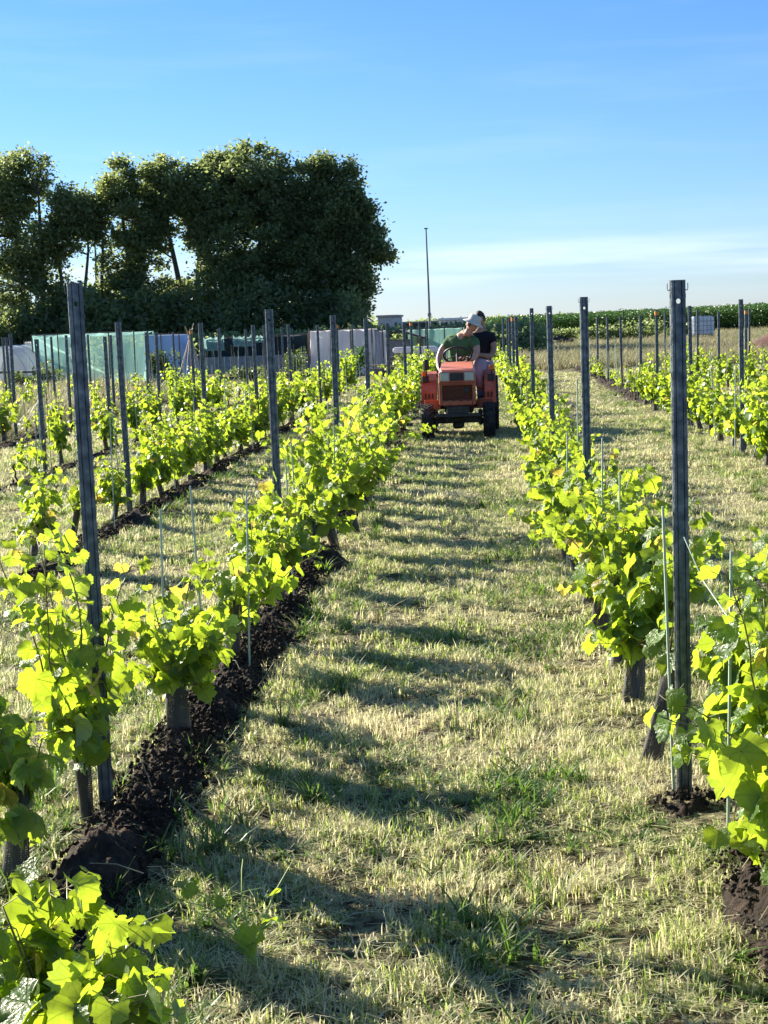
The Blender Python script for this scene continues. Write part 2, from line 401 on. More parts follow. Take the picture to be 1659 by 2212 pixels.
def N(sc_, det=6, rough=.6):
    q = n.new('ShaderNodeTexNoise'); q.inputs['Scale'].default_value = sc_; q.inputs['Detail'].default_value = det; q.inputs['Roughness'].default_value = rough
    l.new(g.outputs['Position'], q.inputs['Vector']); return q.outputs['Fac']
f1 = M_(n, l, 'MULTIPLY', M_(n, l, 'SUBTRACT', N(1.1), .38), 4, clamp=True)
f2 = M_(n, l, 'MULTIPLY', M_(n, l, 'SUBTRACT', N(22), .42), 5, clamp=True)
c1 = mix_(n, l, f1, (.13, .15, .055), (.42, .37, .22)); c2 = mix_(n, l, f2, (.055, .042, .026), c1)
l.new(c2, b.inputs['Base Color']); b.inputs['Roughness'].default_value = .95; b.inputs['Specular IOR Level'].default_value = .1
bp = n.new('ShaderNodeBump'); bp.inputs['Strength'].default_value = 1; bp.inputs['Distance'].default_value = .03
l.new(N(38), bp.inputs['Height']); l.new(bp.outputs[0], b.inputs['Normal'])
gm.materials.append(m); go = bpy.data.objects.new('ground', gm); C.objects.link(go); tag(go, kind='structure')

# ---------------------------------------------------------------- soil ridges thrown up along the rows
SOIL = []     # (x, y, halfwidth) tests for the grass
def ridge(x0, y0, y1, wl_, wr, hgt, step=.05, seed=0):
    nc = 17
    if step == .05: step, nc = .022, 33
    nseg = max(2, int((y1 - y0) / step))
    vs, fs = [], []
    for j in range(nseg + 1):
        y = y0 + (y1 - y0) * j / nseg
        e = min(1, (y - y0) / .3 + .02, (y1 - y) / .3 + .02)
        lump = .62 + 1.7 * mnoise.noise(Vector((seed, y * 1.5, 3)))
        lump = max(-.05, min(1.25, lump)) * e
        wL = wl_ * (.8 + .5 * mnoise.noise(Vector((seed + 9, y * 1.3, 1)))); wR = wr * (.9 + 1.4 * mnoise.noise(Vector((seed + 19, y * 1.6, 1))))
        for i in range(nc):
            t = i / (nc - 1); x = x0 - wL + (wL + wR) * t
            p = max(0, math.sin(math.pi * t)) ** .8
            z = gh(x, y) - .012 + hgt * p * lump
            if 0 < i < nc - 1:
                q = Vector((x * 16, y * 16, seed)); z += .04 * p * mnoise.noise(q) + .035 * abs(mnoise.noise(q * 1.9)) * p + .016 * mnoise.noise(q * 4.2) * p
            vs.append((x, y, z))
        if lump > .3: SOIL.append((x0 - wL * .8, x0 + wR * .82, y))
    for j in range(nseg):
        for i in range(nc - 1): a = j * nc + i; fs.append((a, a + 1, a + nc + 1, a + nc))
    mb = MB(); mb.add(vs, fs); o = mb.obj('soil_ridge', MT['soil'], smooth=True); tag(o, kind='structure')
    # clods
    cl = MB(); rr = random.Random(seed)
    for _ in range(int((y1 - y0) * (700 if y0 < 14 else 30))):
        y = rr.uniform(y0 + .1, y1); t = rr.random(); x = x0 - wl_ * .75 + (wl_ + wr) * .85 * t
        p = math.sin(math.pi * min(.98, max(.02, (x - x0 + wl_) / (wl_ + wr)))) ** .8
        s_ = .004 + .014 * rr.random() ** 3 * (1 if y0 < 14 else 1.8)
        z = gh(x, y) + hgt * p * max(.2, .8 + .75 * mnoise.noise(Vector((seed, y * 1.7, 3)))) + s_ * .3
        Mx = Matrix.Translation((x, y, z)) @ Quaternion([rr.gauss(0, 1) for _ in range(4)]).normalized().to_matrix().to_4x4()
        a = s_; vs2 = [(a * rr.uniform(.6, 1.2), 0, 0), (-a * rr.uniform(.6, 1.2), 0, 0), (0, a, 0), (0, -a, 0), (0, 0, a * .8), (0, 0, -a * .8)]
        cl.add(vs2, [(0, 2, 4), (2, 1, 4), (1, 3, 4), (3, 0, 4), (2, 0, 5), (1, 2, 5), (3, 1, 5), (0, 3, 5)], Mx)
    o = cl.obj('soil_clods', MT['soil']); tag(o, 'dark crumbs of loose compost along the vine row', None, kind='stuff')
ridge(-1.17, 3.3, 10.9, .20, .15, .10, seed=1)
ridge(-1.22, 11.6, 16, .18, .16, .06, .1, seed=2)
ridge(-1.25, 18, 34, .20, .20, .06, .15, seed=12)
ridge(.80, 2.6, 4.35, .25, .42, .15, seed=3)
ridge(.63, 4.8, 5.0, .16, .20, .05, seed=8)
ridge(-3.05, 9.6, 30, .12, .14, .06, .12, seed=4)
ridge(-5.08, 15, 34, .12, .15, .05, .2, seed=5)
ridge(2.87, 27, 46, .22, .28, .10, .2, seed=6)
ridge(-7.1, 20, 36, .25, .35, .08, .25, seed=7)

# ---------------------------------------------------------------- grass (scattered blades, one object per kind of grass)
def blades_mesh(name, rad, nb, h0, h1, wid, flat=.25, seed=0, mat_=None, lean=.5, seg=2):
    rr = random.Random(seed); mb = MB()
    hubs = [(rr.uniform(0, 6.283), rad * math.sqrt(rr.random()), rr.uniform(.55, 1.15)) for _ in range(max(4, nb // 11))]
    for _ in range(nb):
        a, q, hk_ = rr.choice(hubs); x, y = q * math.cos(a) + rr.gauss(0, rad * .10), q * math.sin(a) + rr.gauss(0, rad * .10)
        h = rr.uniform(h0, h1) * hk_; dr = rr.uniform(0, 6.283); wv = wid * rr.uniform(.6, 1.3); rd = rr.random()
        ux, uy = math.cos(dr), math.sin(dr); px, py = -uy, ux
        if rr.random() < flat:      # clipping lying on top
            z = rr.uniform(.004, h0 * .9); L = rr.uniform(h0, h1) * 1.1; rd = rd * .6
            tilt = rr.uniform(-.3, .5)
            vs = [(x + px * wv, y + py * wv, z), (x - px * wv, y - py * wv, z), (x + ux * L - px * wv * .6, y + uy * L - py * wv * .6, max(.003, z + L * tilt)), (x + ux * L + px * wv * .6, y + uy * L + py * wv * .6, max(.003, z + L * tilt))]
            mb.add(vs, [(0, 1, 2, 3)], at=[(0, 0, rd)] * 4); continue
        ln = rr.uniform(.1, lean) * h
        vs = [(x + px * wv, y + py * wv, -.01), (x - px * wv, y - py * wv, -.01)]
        for k in range(1, seg + 1):
            t = k / seg; ww = wv * (1 - t * .85 if k == seg else 1 - t * .3)
            ox, oy, oz = x + ux * ln * t * t, y + uy * ln * t * t, h * t * (1 - .15 * t)
            if k < seg: vs += [(ox + px * ww, oy + py * ww, oz), (ox - px * ww, oy - py * ww, oz)]
            else: vs += [(ox, oy, oz)]
        fs = [(2 * k, 2 * k + 1, 2 * k + 3, 2 * k + 2) for k in range(seg - 1)] + [(2 * seg - 2, 2 * seg - 1, 2 * seg)]
        mb.add(vs, fs, at=[(0, 0, rd)] * len(vs))
    return mb.mesh(name, mat_)
LIB = 0
def scatter(name, label, pts, meshes):
    """pts: (x,y,z,rot,scale_xy,scale_z,index); instances the meshes on the points with geometry nodes"""
    global LIB
    LIB += 1
    coll = bpy.data.collections.new('blade_library_%d' % LIB)
    for i, me in enumerate(meshes):
        coll.objects.link(bpy.data.objects.new('%s_tuft_%02d' % (name, i), me))
    pm = bpy.data.meshes.new(name); pm.from_pydata([p[:3] for p in pts], [], [])
    for an, k in (('rotz', 3), ('sxy', 4), ('sz', 5)):
        a = pm.attributes.new(an, 'FLOAT', 'POINT'); a.data.foreach_set('value', [p[k] for p in pts])
    a = pm.attributes.new('pick', 'INT', 'POINT'); a.data.foreach_set('value', [int(p[6]) for p in pts])
    o = bpy.data.objects.new(name, pm); C.objects.link(o); tag(o, label, kind='stuff')
    ng = bpy.data.node_groups.new(name, 'GeometryNodeTree')
    ng.interface.new_socket('Geometry', in_out='INPUT', socket_type='NodeSocketGeometry')
    ng.interface.new_socket('Geometry', in_out='OUTPUT', socket_type='NodeSocketGeometry')
    N_, L_ = ng.nodes, ng.links
    gi, gout = N_.new('NodeGroupInput'), N_.new('NodeGroupOutput')
    ci = N_.new('GeometryNodeCollectionInfo'); ci.inputs['Collection'].default_value = coll
    ci.inputs['Separate Children'].default_value = True; ci.inputs['Reset Children'].default_value = True
    ip = N_.new('GeometryNodeInstanceOnPoints'); ip.inputs['Pick Instance'].default_value = True
    def at(nm_, ty):
        q = N_.new('GeometryNodeInputNamedAttribute'); q.data_type = ty; q.inputs['Name'].default_value = nm_; return q.outputs['Attribute']
    cr = N_.new('ShaderNodeCombineXYZ'); L_.new(at('rotz', 'FLOAT'), cr.inputs[2])
    cs = N_.new('ShaderNodeCombineXYZ'); sxy = at('sxy', 'FLOAT'); L_.new(sxy, cs.inputs[0]); L_.new(sxy, cs.inputs[1]); L_.new(at('sz', 'FLOAT'), cs.inputs[2])
    L_.new(gi.outputs[0], ip.inputs['Points']); L_.new(ci.outputs[0], ip.inputs['Instance']); L_.new(at('pick', 'INT'), ip.inputs['Instance Index'])
    L_.new(cr.outputs[0], ip.inputs['Rotation']); L_.new(cs.outputs[0], ip.inputs['Scale']); L_.new(ip.outputs[0], gout.inputs[0])
    md = o.modifiers.new('scatter', 'NODES'); md.node_group = ng
    return o
SOIL_A = np.array(SOIL)
def on_soil(x, y):
    s = SOIL_A[np.abs(SOIL_A[:, 2] - y) < .2]
    return bool(len(s)) and bool(np.any((s[:, 0] < x) & (x < s[:, 1])))
def edge(y, m=1.3): return (-.315 * y - m, .20 * y + m)
short = [blades_mesh('mown_tuft', .11, 125, .020, .060, .0018, .32, s_, MT['grass'], .8) for s_ in range(5)]
pts = []
rr = random.Random(3)
for y0, y1, sp_, sx, sz in ((2.6, 7, .10, 1, 1), (7, 13, .135, 1.35, 1.05), (13, 24, .22, 2.2, 1.15), (24, 44, .42, 4.0, 1.35)):
    y = y0
    while y < y1:
        xl, xr = edge(y); x = xl
        while x < xr:
            px_, py_ = x + rr.uniform(-.6, .6) * sp_, y + rr.uniform(-.6, .6) * sp_
            if not on_soil(px_, py_) and px_ > -8.3:
                hh = .72 + 1.2 * max(-.5, mnoise.noise(Vector((px_ * 2.9, py_ * 2.9, 7)))) + .45 * rr.random()
                if mnoise.noise(Vector((px_ * 4.1, py_ * 4.1, 2))) > -.36: pts.append((px_, py_, gh(px_, py_), rr.uniform(0, 6.28), sx * rr.uniform(.9, 1.25), sz * max(.45, hh), rr.randrange(5)))
            x += sp_
        y += sp_
scatter('mown_grass', 'mown straw coloured and green grass of the lanes between the vine rows', pts, short)
# longer green grass at the foot of the rows and in odd tufts
lush = [blades_mesh('lush_tuft', .06, 34, .05, .16, .0026, .05, 20 + s_, MT['lush'], 1.0, 3) for s_ in range(4)]
pts = []
for key, x0, dens in (('A', -1.3, 1), ('R1', .62, 1.3), ('B', -3.15, .8), ('C', -5.15, .8), ('R2', 2.87, .8), ('D', -7.1, .6)):
    for _ in range(int(900 * dens)):
        y = 2.6 + 30 * rr.random() ** 1.5; sd_ = rr.choice((-1, 1)); x = x0 + sd_ * abs(rr.gauss(.38, .16))
        if on_soil(x, y) and rr.random() < .80: continue
        if mnoise.noise(Vector((x * 1.2, y * .9, 11))) < -.08: continue
        xl, xr = edge(y)
        if xl < x < xr: pts.append((x, y, gh(x, y), rr.uniform(0, 6.28), rr.uniform(.8, 1.5), rr.uniform(.35, 1.0), rr.randrange(4)))
for _ in range(2200):
    y = 2.6 + 22 * rr.random() ** 1.7; xl, xr = edge(y); x = rr.uniform(xl, xr)
    if not on_soil(x, y) and mnoise.noise(Vector((x * 1.6, y * 1.6, 17))) > .02: pts.append((x, y, gh(x, y), rr.uniform(0, 6.28), rr.uniform(.9, 1.7), rr.uniform(.18, .42), rr.randrange(4)))
scatter('row_edge_grass', 'longer fresh green grass tufts growing along the feet of the vines', pts, lush)
# tall dry grass on the left beyond the young vines and in the field beyond the vineyard
tall = [blades_mesh('tall_dry_tuft', .28, 70, .25, .75, .0045, .0, 40 + s_, MT['dry'], .6, 3) for s_ in range(3)]
pts = []
for _ in range(2600):
    y = rr.uniform(15, 44); xl, xr = edge(y); x = rr.uniform(xl, -7.0 + .0 * y)
    if x > -7: continue
    if mnoise.noise(Vector((x * .5, y * .5, 31))) > -.25 and min(abs(x - q) for q in ROWS.values()) > .25:
        pts.append((x, y, gh(x, y), rr.uniform(0, 6.28), rr.uniform(.9, 1.5), rr.uniform(.35, .85) * (1 if x < -8 else .6), rr.randrange(3)))
for _ in range(5200):
    y = rr.uniform(47, 104); x = rr.uniform(-2, 6 + y * .2)
    pts.append((x, y, 0, rr.uniform(0, 6.28), rr.uniform(1.5, 2.4), rr.uniform(.35, .8), rr.randrange(3)))
scatter('tall_dry_grass', 'tall bleached grass standing on the uncut field and among the young vines', pts, tall)

# ---------------------------------------------------------------- trellis posts
def post_meshes():
    # web (front) with two ribs, flanges going back, lips; a real hole near the top of the web
    prof = [(-.015, .034), (-.023, .034), (-.026, .030), (-.026, .004), (-.022, 0), (-.016, 0), (-.0145, .004), (-.0115, .004), (-.010, .0005),
            (.010, .0005), (.0115, .004), (.0145, .004), (.016, 0), (.022, 0), (.026, .004), (.026, .030), (.023, .034), (.015, .034)]
    H_ = 1.75; zs = [-.3, .4, .8, 1.2, H_ - .077, H_ - .057, H_ - .0]
    mb = MB(); n_ = len(prof)
    vs = [(x, y, z) for z in zs for x, y in prof]; fs = []
    for j in range(len(zs) - 1):
        for i in range(n_ - 1):
            if i == 8 and j == 4: continue
            a = j * n_ + i; fs.append((a, a + 1, a + n_ + 1, a + n_))
    # octagonal hole ring inside the skipped face
    b0 = len(vs); j = 4
    cn = [j * n_ + 8, j * n_ + 9, (j + 1) * n_ + 9, (j + 1) * n_ + 8]
    zc = H_ - .067; rh = .0085
    for k in range(8):
        th = math.radians(-135 + 45 * k); vs.append((rh * math.cos(th), .0005, zc + rh * math.sin(th)))
    for k in range(4):
        a, b_ = cn[k], cn[(k + 1) % 4]; o0, o1, o2 = b0 + 2 * k, b0 + (2 * k + 1) % 8, b0 + (2 * k + 2) % 8
        fs += [(a, b_, o1), (a, o1, o0), (b_, o2, o1)]
    mb.add(vs, fs)
    body = mb.mesh('post_profile', MT['steel'])
    hk = MB()      # wire lug
    hk.tube([(0, 0, 0), (.010, 0, -.003), (.012, 0, .004), (.012, 0, .020)], .0016, 5)
    nt = MB()      # notched strip: a saw edge of small lugs down one flange
    for k in range(30):
        z = 1.70 - k * .05; nt.box((-.0275, .012, z), (.004, .012, .014)); nt.box((.0275, .012, z), (.004, .012, .014))
    return body, hk.mesh('wire_lug', MT['steel']), nt.mesh('notch_strip', MT['steel'])
PB, PH, PN = post_meshes()
tapem = MB(); tapem.lathe([(.034, -.03), (.036, 0), (.034, .03)], 8); TAPE = tapem.mesh('tape', MT['tag'])
ROWNAME = {'A': 'row left of the mown lane', 'R1': 'row right of the mown lane', 'B': 'second row left of the lane', 'C': 'third row left of the lane',
           'D': 'fourth row left of the lane', 'E': 'fifth row left of the lane', 'F': 'sixth row left of the lane', 'G': 'outermost row on the left',
           'R2': 'second row right of the lane', 'R3': 'third row right of the lane', 'R4': 'outermost row on the right'}
ORD = ['nearest', 'second', 'third', 'fourth', 'fifth', 'sixth', 'seventh', 'eighth', 'ninth', 'tenth', 'eleventh', 'twelfth', 'thirteenth', 'fourteenth', 'fifteenth', 'sixteenth', 'seventeenth', 'eighteenth', 'nineteenth', 'twentieth']
ORD += ['%s-%s' % (a, b if b != 'nearest' else 'first') for a in ('twenty', 'thirty', 'forty') for b in ['nearest'] + ORD[1:9]]
ORD.insert(29, 'thirtieth'); ORD.insert(39, 'fortieth')
def post(row, x, y, top, k, tape=False, ang=0, lean=0, last=False):
    lab = 'grey steel trellis post, %s from the camera in the %s' % (ORD[k], ROWNAME[row])
    if tape: lab = 'orange taped steel trellis post, %s in the %s' % (ORD[k], ROWNAME[row])
    t = thing('trellis_post', lab, 'post', (x, y, top - 1.75), ang, 'steel trellis posts')
    t.rotation_euler = (random.uniform(-.008, .008), lean, ang)
    t.scale = (.86, .95, 1)
    p = link('profile', PB, t); md = p.modifiers.new('thick', 'SOLIDIFY'); md.thickness = .0022; md.offset = 1
    if y < 30: tag(link('notch_strip', PN, t), kind='stuff')
    if y < 16:
        for zz in (1.72, 1.15):
            link('wire_lug', PH, t, (.026, .012, zz)); link('wire_lug', PH, t, (-.026, .012, zz), (0, 0, math.pi))
    if tape: link('tape', TAPE, t, (0, .015, 1.70))
posts = {'A': [(4.95, 1.81), (9.55, 1.75), (13.65, 1.72), (17.65, 1.69), (21.8, 1.62), (26.2, 1.62), (30.5, 1.62), (34.8, 1.61), (39, 1.61)],
         'R1': [(5.0, 1.745), (9.45, 1.75), (13.95, 1.73), (19.15, 1.74), (24.8, 1.64), (28.6, 1.64), (32, 1.62), (35.5, 1.62), (39, 1.62), (42, 1.6)],
         'B': [(13.4, 1.73), (17.4, 1.71), (21.5, 1.67), (25.8, 1.66), (30, 1.63), (34.2, 1.62), (38.4, 1.61)],
         'R2': [(17.2, 1.74), (21.3, 1.70), (25.4, 1.66), (28.0, 1.58), (31.5, 1.56), (35, 1.56), (38.5, 1.55), (42, 1.55)]}
for row, x0, ya in (('C', -5.15, 17.8), ('D', -7.15, 23.2), ('E', -9.15, 29.5), ('F', -11.15, 35.8), ('R3', 4.95, 26.0), ('R4', 6.95, 37.0)):
    posts[row] = [(y + random.uniform(-.15, .15), random.uniform(1.58, 1.68)) for y in np.arange(ya, 43, 3.2)]
NP = 0
for row, lst in posts.items():
    for k, (y, top) in enumerate(lst):
        post(row, ROWS[row] + (random.uniform(-.04, .04) if y > 22 else (.015 if row == 'R1' else 0)), y, top, k, tape=(row, k) in {('R1', 5), ('A', 6), ('R2', 2), ('B', 5), ('R3', 1), ('C', 3)},
             ang=random.uniform(-.12, .12) if y > 6 else {'A': .30, 'R1': .02}[row], lean=random.uniform(-.008, .008) if y > 10 else 0)
        NP += 1

# ---------------------------------------------------------------- vines
def leaf_outline(full=True, rr=random):
    """grape leaf: five toothed lobes, deep notch at the stalk. (x, y) unit size, stalk at origin, tip to +y"""
    if full:
        half = [(0, .67), (.07, .56), (.15, .56), (.18, .44), (.27, .49), (.34, .42), (.45, .39), (.41, .26), (.48, .20), (.45, .07), (.48, -.03), (.39, -.13), (.32, -.25), (.18, -.24), (.06, -.11)]
    else:
        half = [(0, .64), (.14, .48), (.36, .42), (.42, .14), (.37, -.14), (.16, -.24)]
    half = [(x * (1 + rr.uniform(-.07, .07)), y + rr.uniform(-.02, .02)) for x, y in half]
    out = half + [(-x * (1 + rr.uniform(-.1, .1)), y + rr.uniform(-.02, .02)) for x, y in half[:0:-1]]
    return out
def leaf_geo(full, seed):
    rr = random.Random(seed); o = leaf_outline(full, rr); n_ = len(o)
    fold, droop, wav, ph = rr.uniform(-.2, .9), rr.uniform(.1, 1.1), rr.uniform(.03, .085), rr.uniform(0, 6)
    def Z(x, y):
        return fold * abs(x) * .6 - droop * (x * x + max(0, y) ** 2) * .8 + wav * math.sin(9 * x + ph) * (.3 + abs(y)) + wav * math.cos(8 * y + ph)
    vs = [(0, 0, Z(0, 0))]; at = [(0, 0, 0)]; fs = []
    if full:
        inn = [(x * .55, y * .55) for x, y in o[::2]]
        for x, y in inn: vs.append((x, y, Z(x, y))); at.append((x, y, 0))
        ni = len(inn)
        for i in range(ni - (0)): fs.append((0, 1 + (i + 1) % ni, 1 + i))
        b0 = len(vs)
        for x, y in o: vs.append((x, y, Z(x, y) + rr.uniform(-.012, .012))); at.append((x, y, 0))
        for i in range(n_):
            a, b_ = b0 + i, b0 + (i + 1) % n_; k0 = (i // 2) % ni
            if i % 2 == 0: fs.append((a, 1 + k0, b_))
            else: fs.append((a, 1 + k0, 1 + (k0 + 1) % ni, b_)) if i + 1 < n_ or True else None
    else:
        for x, y in o: vs.append((x, y, Z(x, y))); at.append((x, y, 0))
        for i in range(n_): fs.append((0, 1 + (i + 1) % n_, 1 + i))
    return vs, fs, at
def leaf_mesh_obj(seed):
    vs, fs, at = leaf_geo(True, seed); mb = MB(); mb.add(vs, fs, at=[(a[0], a[1], seed * .137 % 1) for a in at])
    return mb.mesh('leaf', MT['vine'], smooth=True)
LEAVES = [leaf_mesh_obj(i) for i in range(14)]
LOW = [leaf_geo(False, 100 + i) for i in range(12)]
def grow(seed, hgt, nsh, spread, base=.32, dens=1.0, bias=(0, 0), size=.105, low=0.0):
    """returns shoots (lists of points), petioles and leaf frames (Matrix, size)"""
    rr = random.Random(seed); shoots, pets, leaves = [], [], []
    for s_ in range(nsh):
        a = rr.uniform(0, 6.283); p = Vector((rr.uniform(-.03, .03), rr.uniform(-.03, .03), base - rr.uniform(0, .12)))
        dirv = Vector((math.cos(a) * spread * rr.uniform(.4, 1.3) + bias[0], math.sin(a) * spread * rr.uniform(.4, 1.3) + bias[1], rr.uniform(.5, 1.1))).normalized()
        L = (hgt - base) * rr.uniform(.6, 1.15) / max(.45, dirv.z); L = max(.12, min(L, .95)); step = .042
        if s_ % 3 == 2:      # short shoots hanging low round the guard
            dirv = Vector((math.cos(a), math.sin(a), rr.uniform(-.25, .3))).normalized(); L = rr.uniform(.14, .26) * (1 + low * .5)
        path = [p.copy()]; side = rr.choice((-1, 1))
        for k in range(int(L / step)):
            dirv = (dirv + Vector((rr.gauss(0, .10), rr.gauss(0, .10), .05 if k * step < L * .6 else -.10 - .04 * low))).normalized()
            p = p + dirv * step; path.append(p.copy()); side = -side
            for rep in range((3 if rr.random() < .4 else 2) if rr.random() < .8 * dens else 1):
                if rr.random() > .97 * min(1, dens): continue
                hz = Vector((-dirv.y, dirv.x, 0)) * side
                hz = (hz if hz.length > .1 else Vector((side, 0, 0))).normalized()
                hz = (Matrix.Rotation(rr.uniform(-1.1, 1.1), 3, 'Z') @ hz)
                pl = rr.uniform(.03, .085); e = p + (hz + Vector((0, 0, rr.uniform(-.2, .7)))).normalized() * pl
                if e.z < .06: continue
                pets.append((p.copy(), e))
                age = 1 - k * step / L
                sz = size * (.55 + .6 * min(1, age * 1.6)) * rr.uniform(.75, 1.25) * (1 if rep == 0 else .7)
                tip = (hz * rr.uniform(.5, 1) + Vector((rr.gauss(0, .3), rr.gauss(0, .3), -rr.uniform(.1, 1.4)))).normalized()
                up = (Vector((0, 0, 1)) * rr.uniform(.3, 1.0) + hz * rr.uniform(0, .9) + Vector((rr.gauss(0, .35), rr.gauss(0, .35), rr.gauss(0, .2)))).normalized()
                xx = tip.cross(up); xx = xx.normalized() if xx.length > .05 else Vector((1, 0, 0))
                zz = xx.cross(tip).normalized()
                Mx = Matrix((xx, tip, zz)).transposed().to_4x4(); Mx.translation = e
                leaves.append((Mx, sz))
        shoots.append(path)
    return shoots, pets, leaves
def woody(shoots, pets, name='cane', thick=.0042):
    mb = MB()
    for path in shoots:
        n_ = len(path); mb.tube(path[::2] + ([path[-1]] if n_ % 2 == 0 else []), [thick * (1 - .65 * i / max(1, (n_ + 1) // 2)) for i in range(len(path[::2]) + (1 if n_ % 2 == 0 else 0))], 5)
    for a, b_ in pets: mb.tube([a, b_], [.0013, .0011], 3, cap=False)
    return mb
def trunk_mb(rr, hgt, lean):
    pts_ = [(lean[0] * t + .012 * math.sin(9 * t + rr.random()), lean[1] * t, -.06 + (hgt + .06) * t) for t in (0, .25, .5, .75, 1)]
    mb = MB(); mb.tube(pts_, [.020, .015, .014, .013, .016], 7); mb.tube([pts_[-1], (pts_[-1][0] + .03, pts_[-1][1] + .02, hgt + .04)], [.012, .006], 5)
    return mb
def guard_mb(rr, h, rad, lean):
    n_, nz_ = 16, 7; vs, at, fs = [], [], []
    ph = rr.uniform(0, 6)
    for j in range(nz_):
        t = j / (nz_ - 1); q = rad * (1.12 - .28 * t + .12 * math.sin(5 * t + ph))
        for i in range(n_ + 1):
            th = 6.28319 * i / n_; s_ = 1 + .22 * math.sin(2 * th + ph + t) + .09 * math.sin(5 * th + 4 * t + ph) + .05 * math.sin(9 * th + 11 * t)
            vs.append((lean[0] * t + q * s_ * math.cos(th), lean[1] * t + q * s_ * math.sin(th), -.03 + (h + .03) * t + .015 * math.sin(th * 2 + ph) * t)); at.append((i / n_, h * t, .5))
    for j in range(nz_ - 1):
        for i in range(n_): a = j * (n_ + 1) + i; fs.append((a, a + 1, a + n_ + 2, a + n_ + 1))
    mb = MB(); mb.add(vs, fs, at=at); return mb
def near_vine(x, y, hgt, label, seed, nsh=5, spread=.5, dens=1.0, bias=(0, 0), size=.11, lean=None, base=.33, grd=True, cap=230, low=0.0, grp='grapevines with pale mesh guards'):
    rr = random.Random(seed)
    t = thing('grapevine', label, 'grapevine', (x, y, gh(x, y)), 0, grp)
    lean = lean or (rr.uniform(-.09, .09), rr.uniform(-.06, .06))
    trunk_mb(rr, base, lean).obj('trunk', MT['bark'], t, True)
    if grd: guard_mb(rr, base * rr.uniform(.85, 1.05), rr.uniform(.030, .040), lean).obj('trunk_guard', MT['guard'], t, True)
    sh, pe, lv = grow(seed, hgt, nsh, spread, base, dens, bias, size, low)
    off = Vector((lean[0], lean[1], 0))
    sh = [[p + off for p in s_] for s_ in sh]; pe = [(a + off, b_ + off) for a, b_ in pe]
    woody(sh, pe).obj('cane', MT['shoot'], t, True)
    if len(lv) > cap * 1.2: lv = rr.sample(lv, min(299, int(cap * 1.2)))
    for Mx, sz in lv:
        o = bpy.data.objects.new('leaf', rr.choice(LEAVES)); C.objects.link(o); o.parent = t
        Mx = Mx.copy(); Mx.translation += off
        o.matrix_local = Mx @ Matrix.Diagonal((sz * .90 * rr.uniform(.85, 1.15), sz * .90, sz * .90, 1))
    return t
def far_proto(seed, hgt, nsh, spread, dens, size, base=.30, grd=True):
    """trunk, guard, cane and foliage meshes of a vine seen from farther off"""
    rr = random.Random(seed); lean = (rr.uniform(-.08, .08), rr.uniform(-.06, .06))
    sh, pe, lv = grow(seed, hgt, nsh, spread, base, dens, (0, 0), size)
    fo = MB()
    for Mx, sz in lv:
        vs, fs, at = rr.choice(LOW); q = rr.random(); fo.add(vs, fs, Mx @ Matrix.Scale(sz * 1.0, 4), at=[(a[0], a[1], q) for a in at])
    return dict(trunk=trunk_mb(rr, base, lean).mesh('trunk', MT['bark'], True), guard=guard_mb(rr, base, .036, lean).mesh('trunk_guard', MT['guard'], True) if grd else None,
                cane=woody(sh, pe).mesh('cane', MT['shoot'], True), foliage=fo.mesh('foliage', MT['vine_far'], True), base=base)
def far_vine(pr, x, y, label, group, s=1.0, sz=1.0):
    t = thing('grapevine', label, 'grapevine', (x, y, gh(x, y)), random.uniform(0, 6.28), group); t.scale = (s, s, s * sz)
    link('trunk', pr['trunk'], t)
    if pr['guard']: link('trunk_guard', pr['guard'], t)
    link('cane', pr['cane'], t); tag(link('foliage', pr['foliage'], t), kind='stuff')
rodm = {}
def stake(x, y, h, label, group, lean=(0, 0), rad=.0042, mt='rod'):
    key = (round(h, 1), rad, mt)
    if key not in rodm:
        mb = MB(); mb.tube([(0, 0, -.1), (0, 0, h * .5), (0, 0, h)], [rad, rad, rad * .9], 6); rodm[key] = mb.mesh('stake', MT[mt])
    o = link('stake', rodm[key], None, (x, y, gh(x, y)), (lean[0], lean[1], 0)); tag(o, label, 'stake', group)

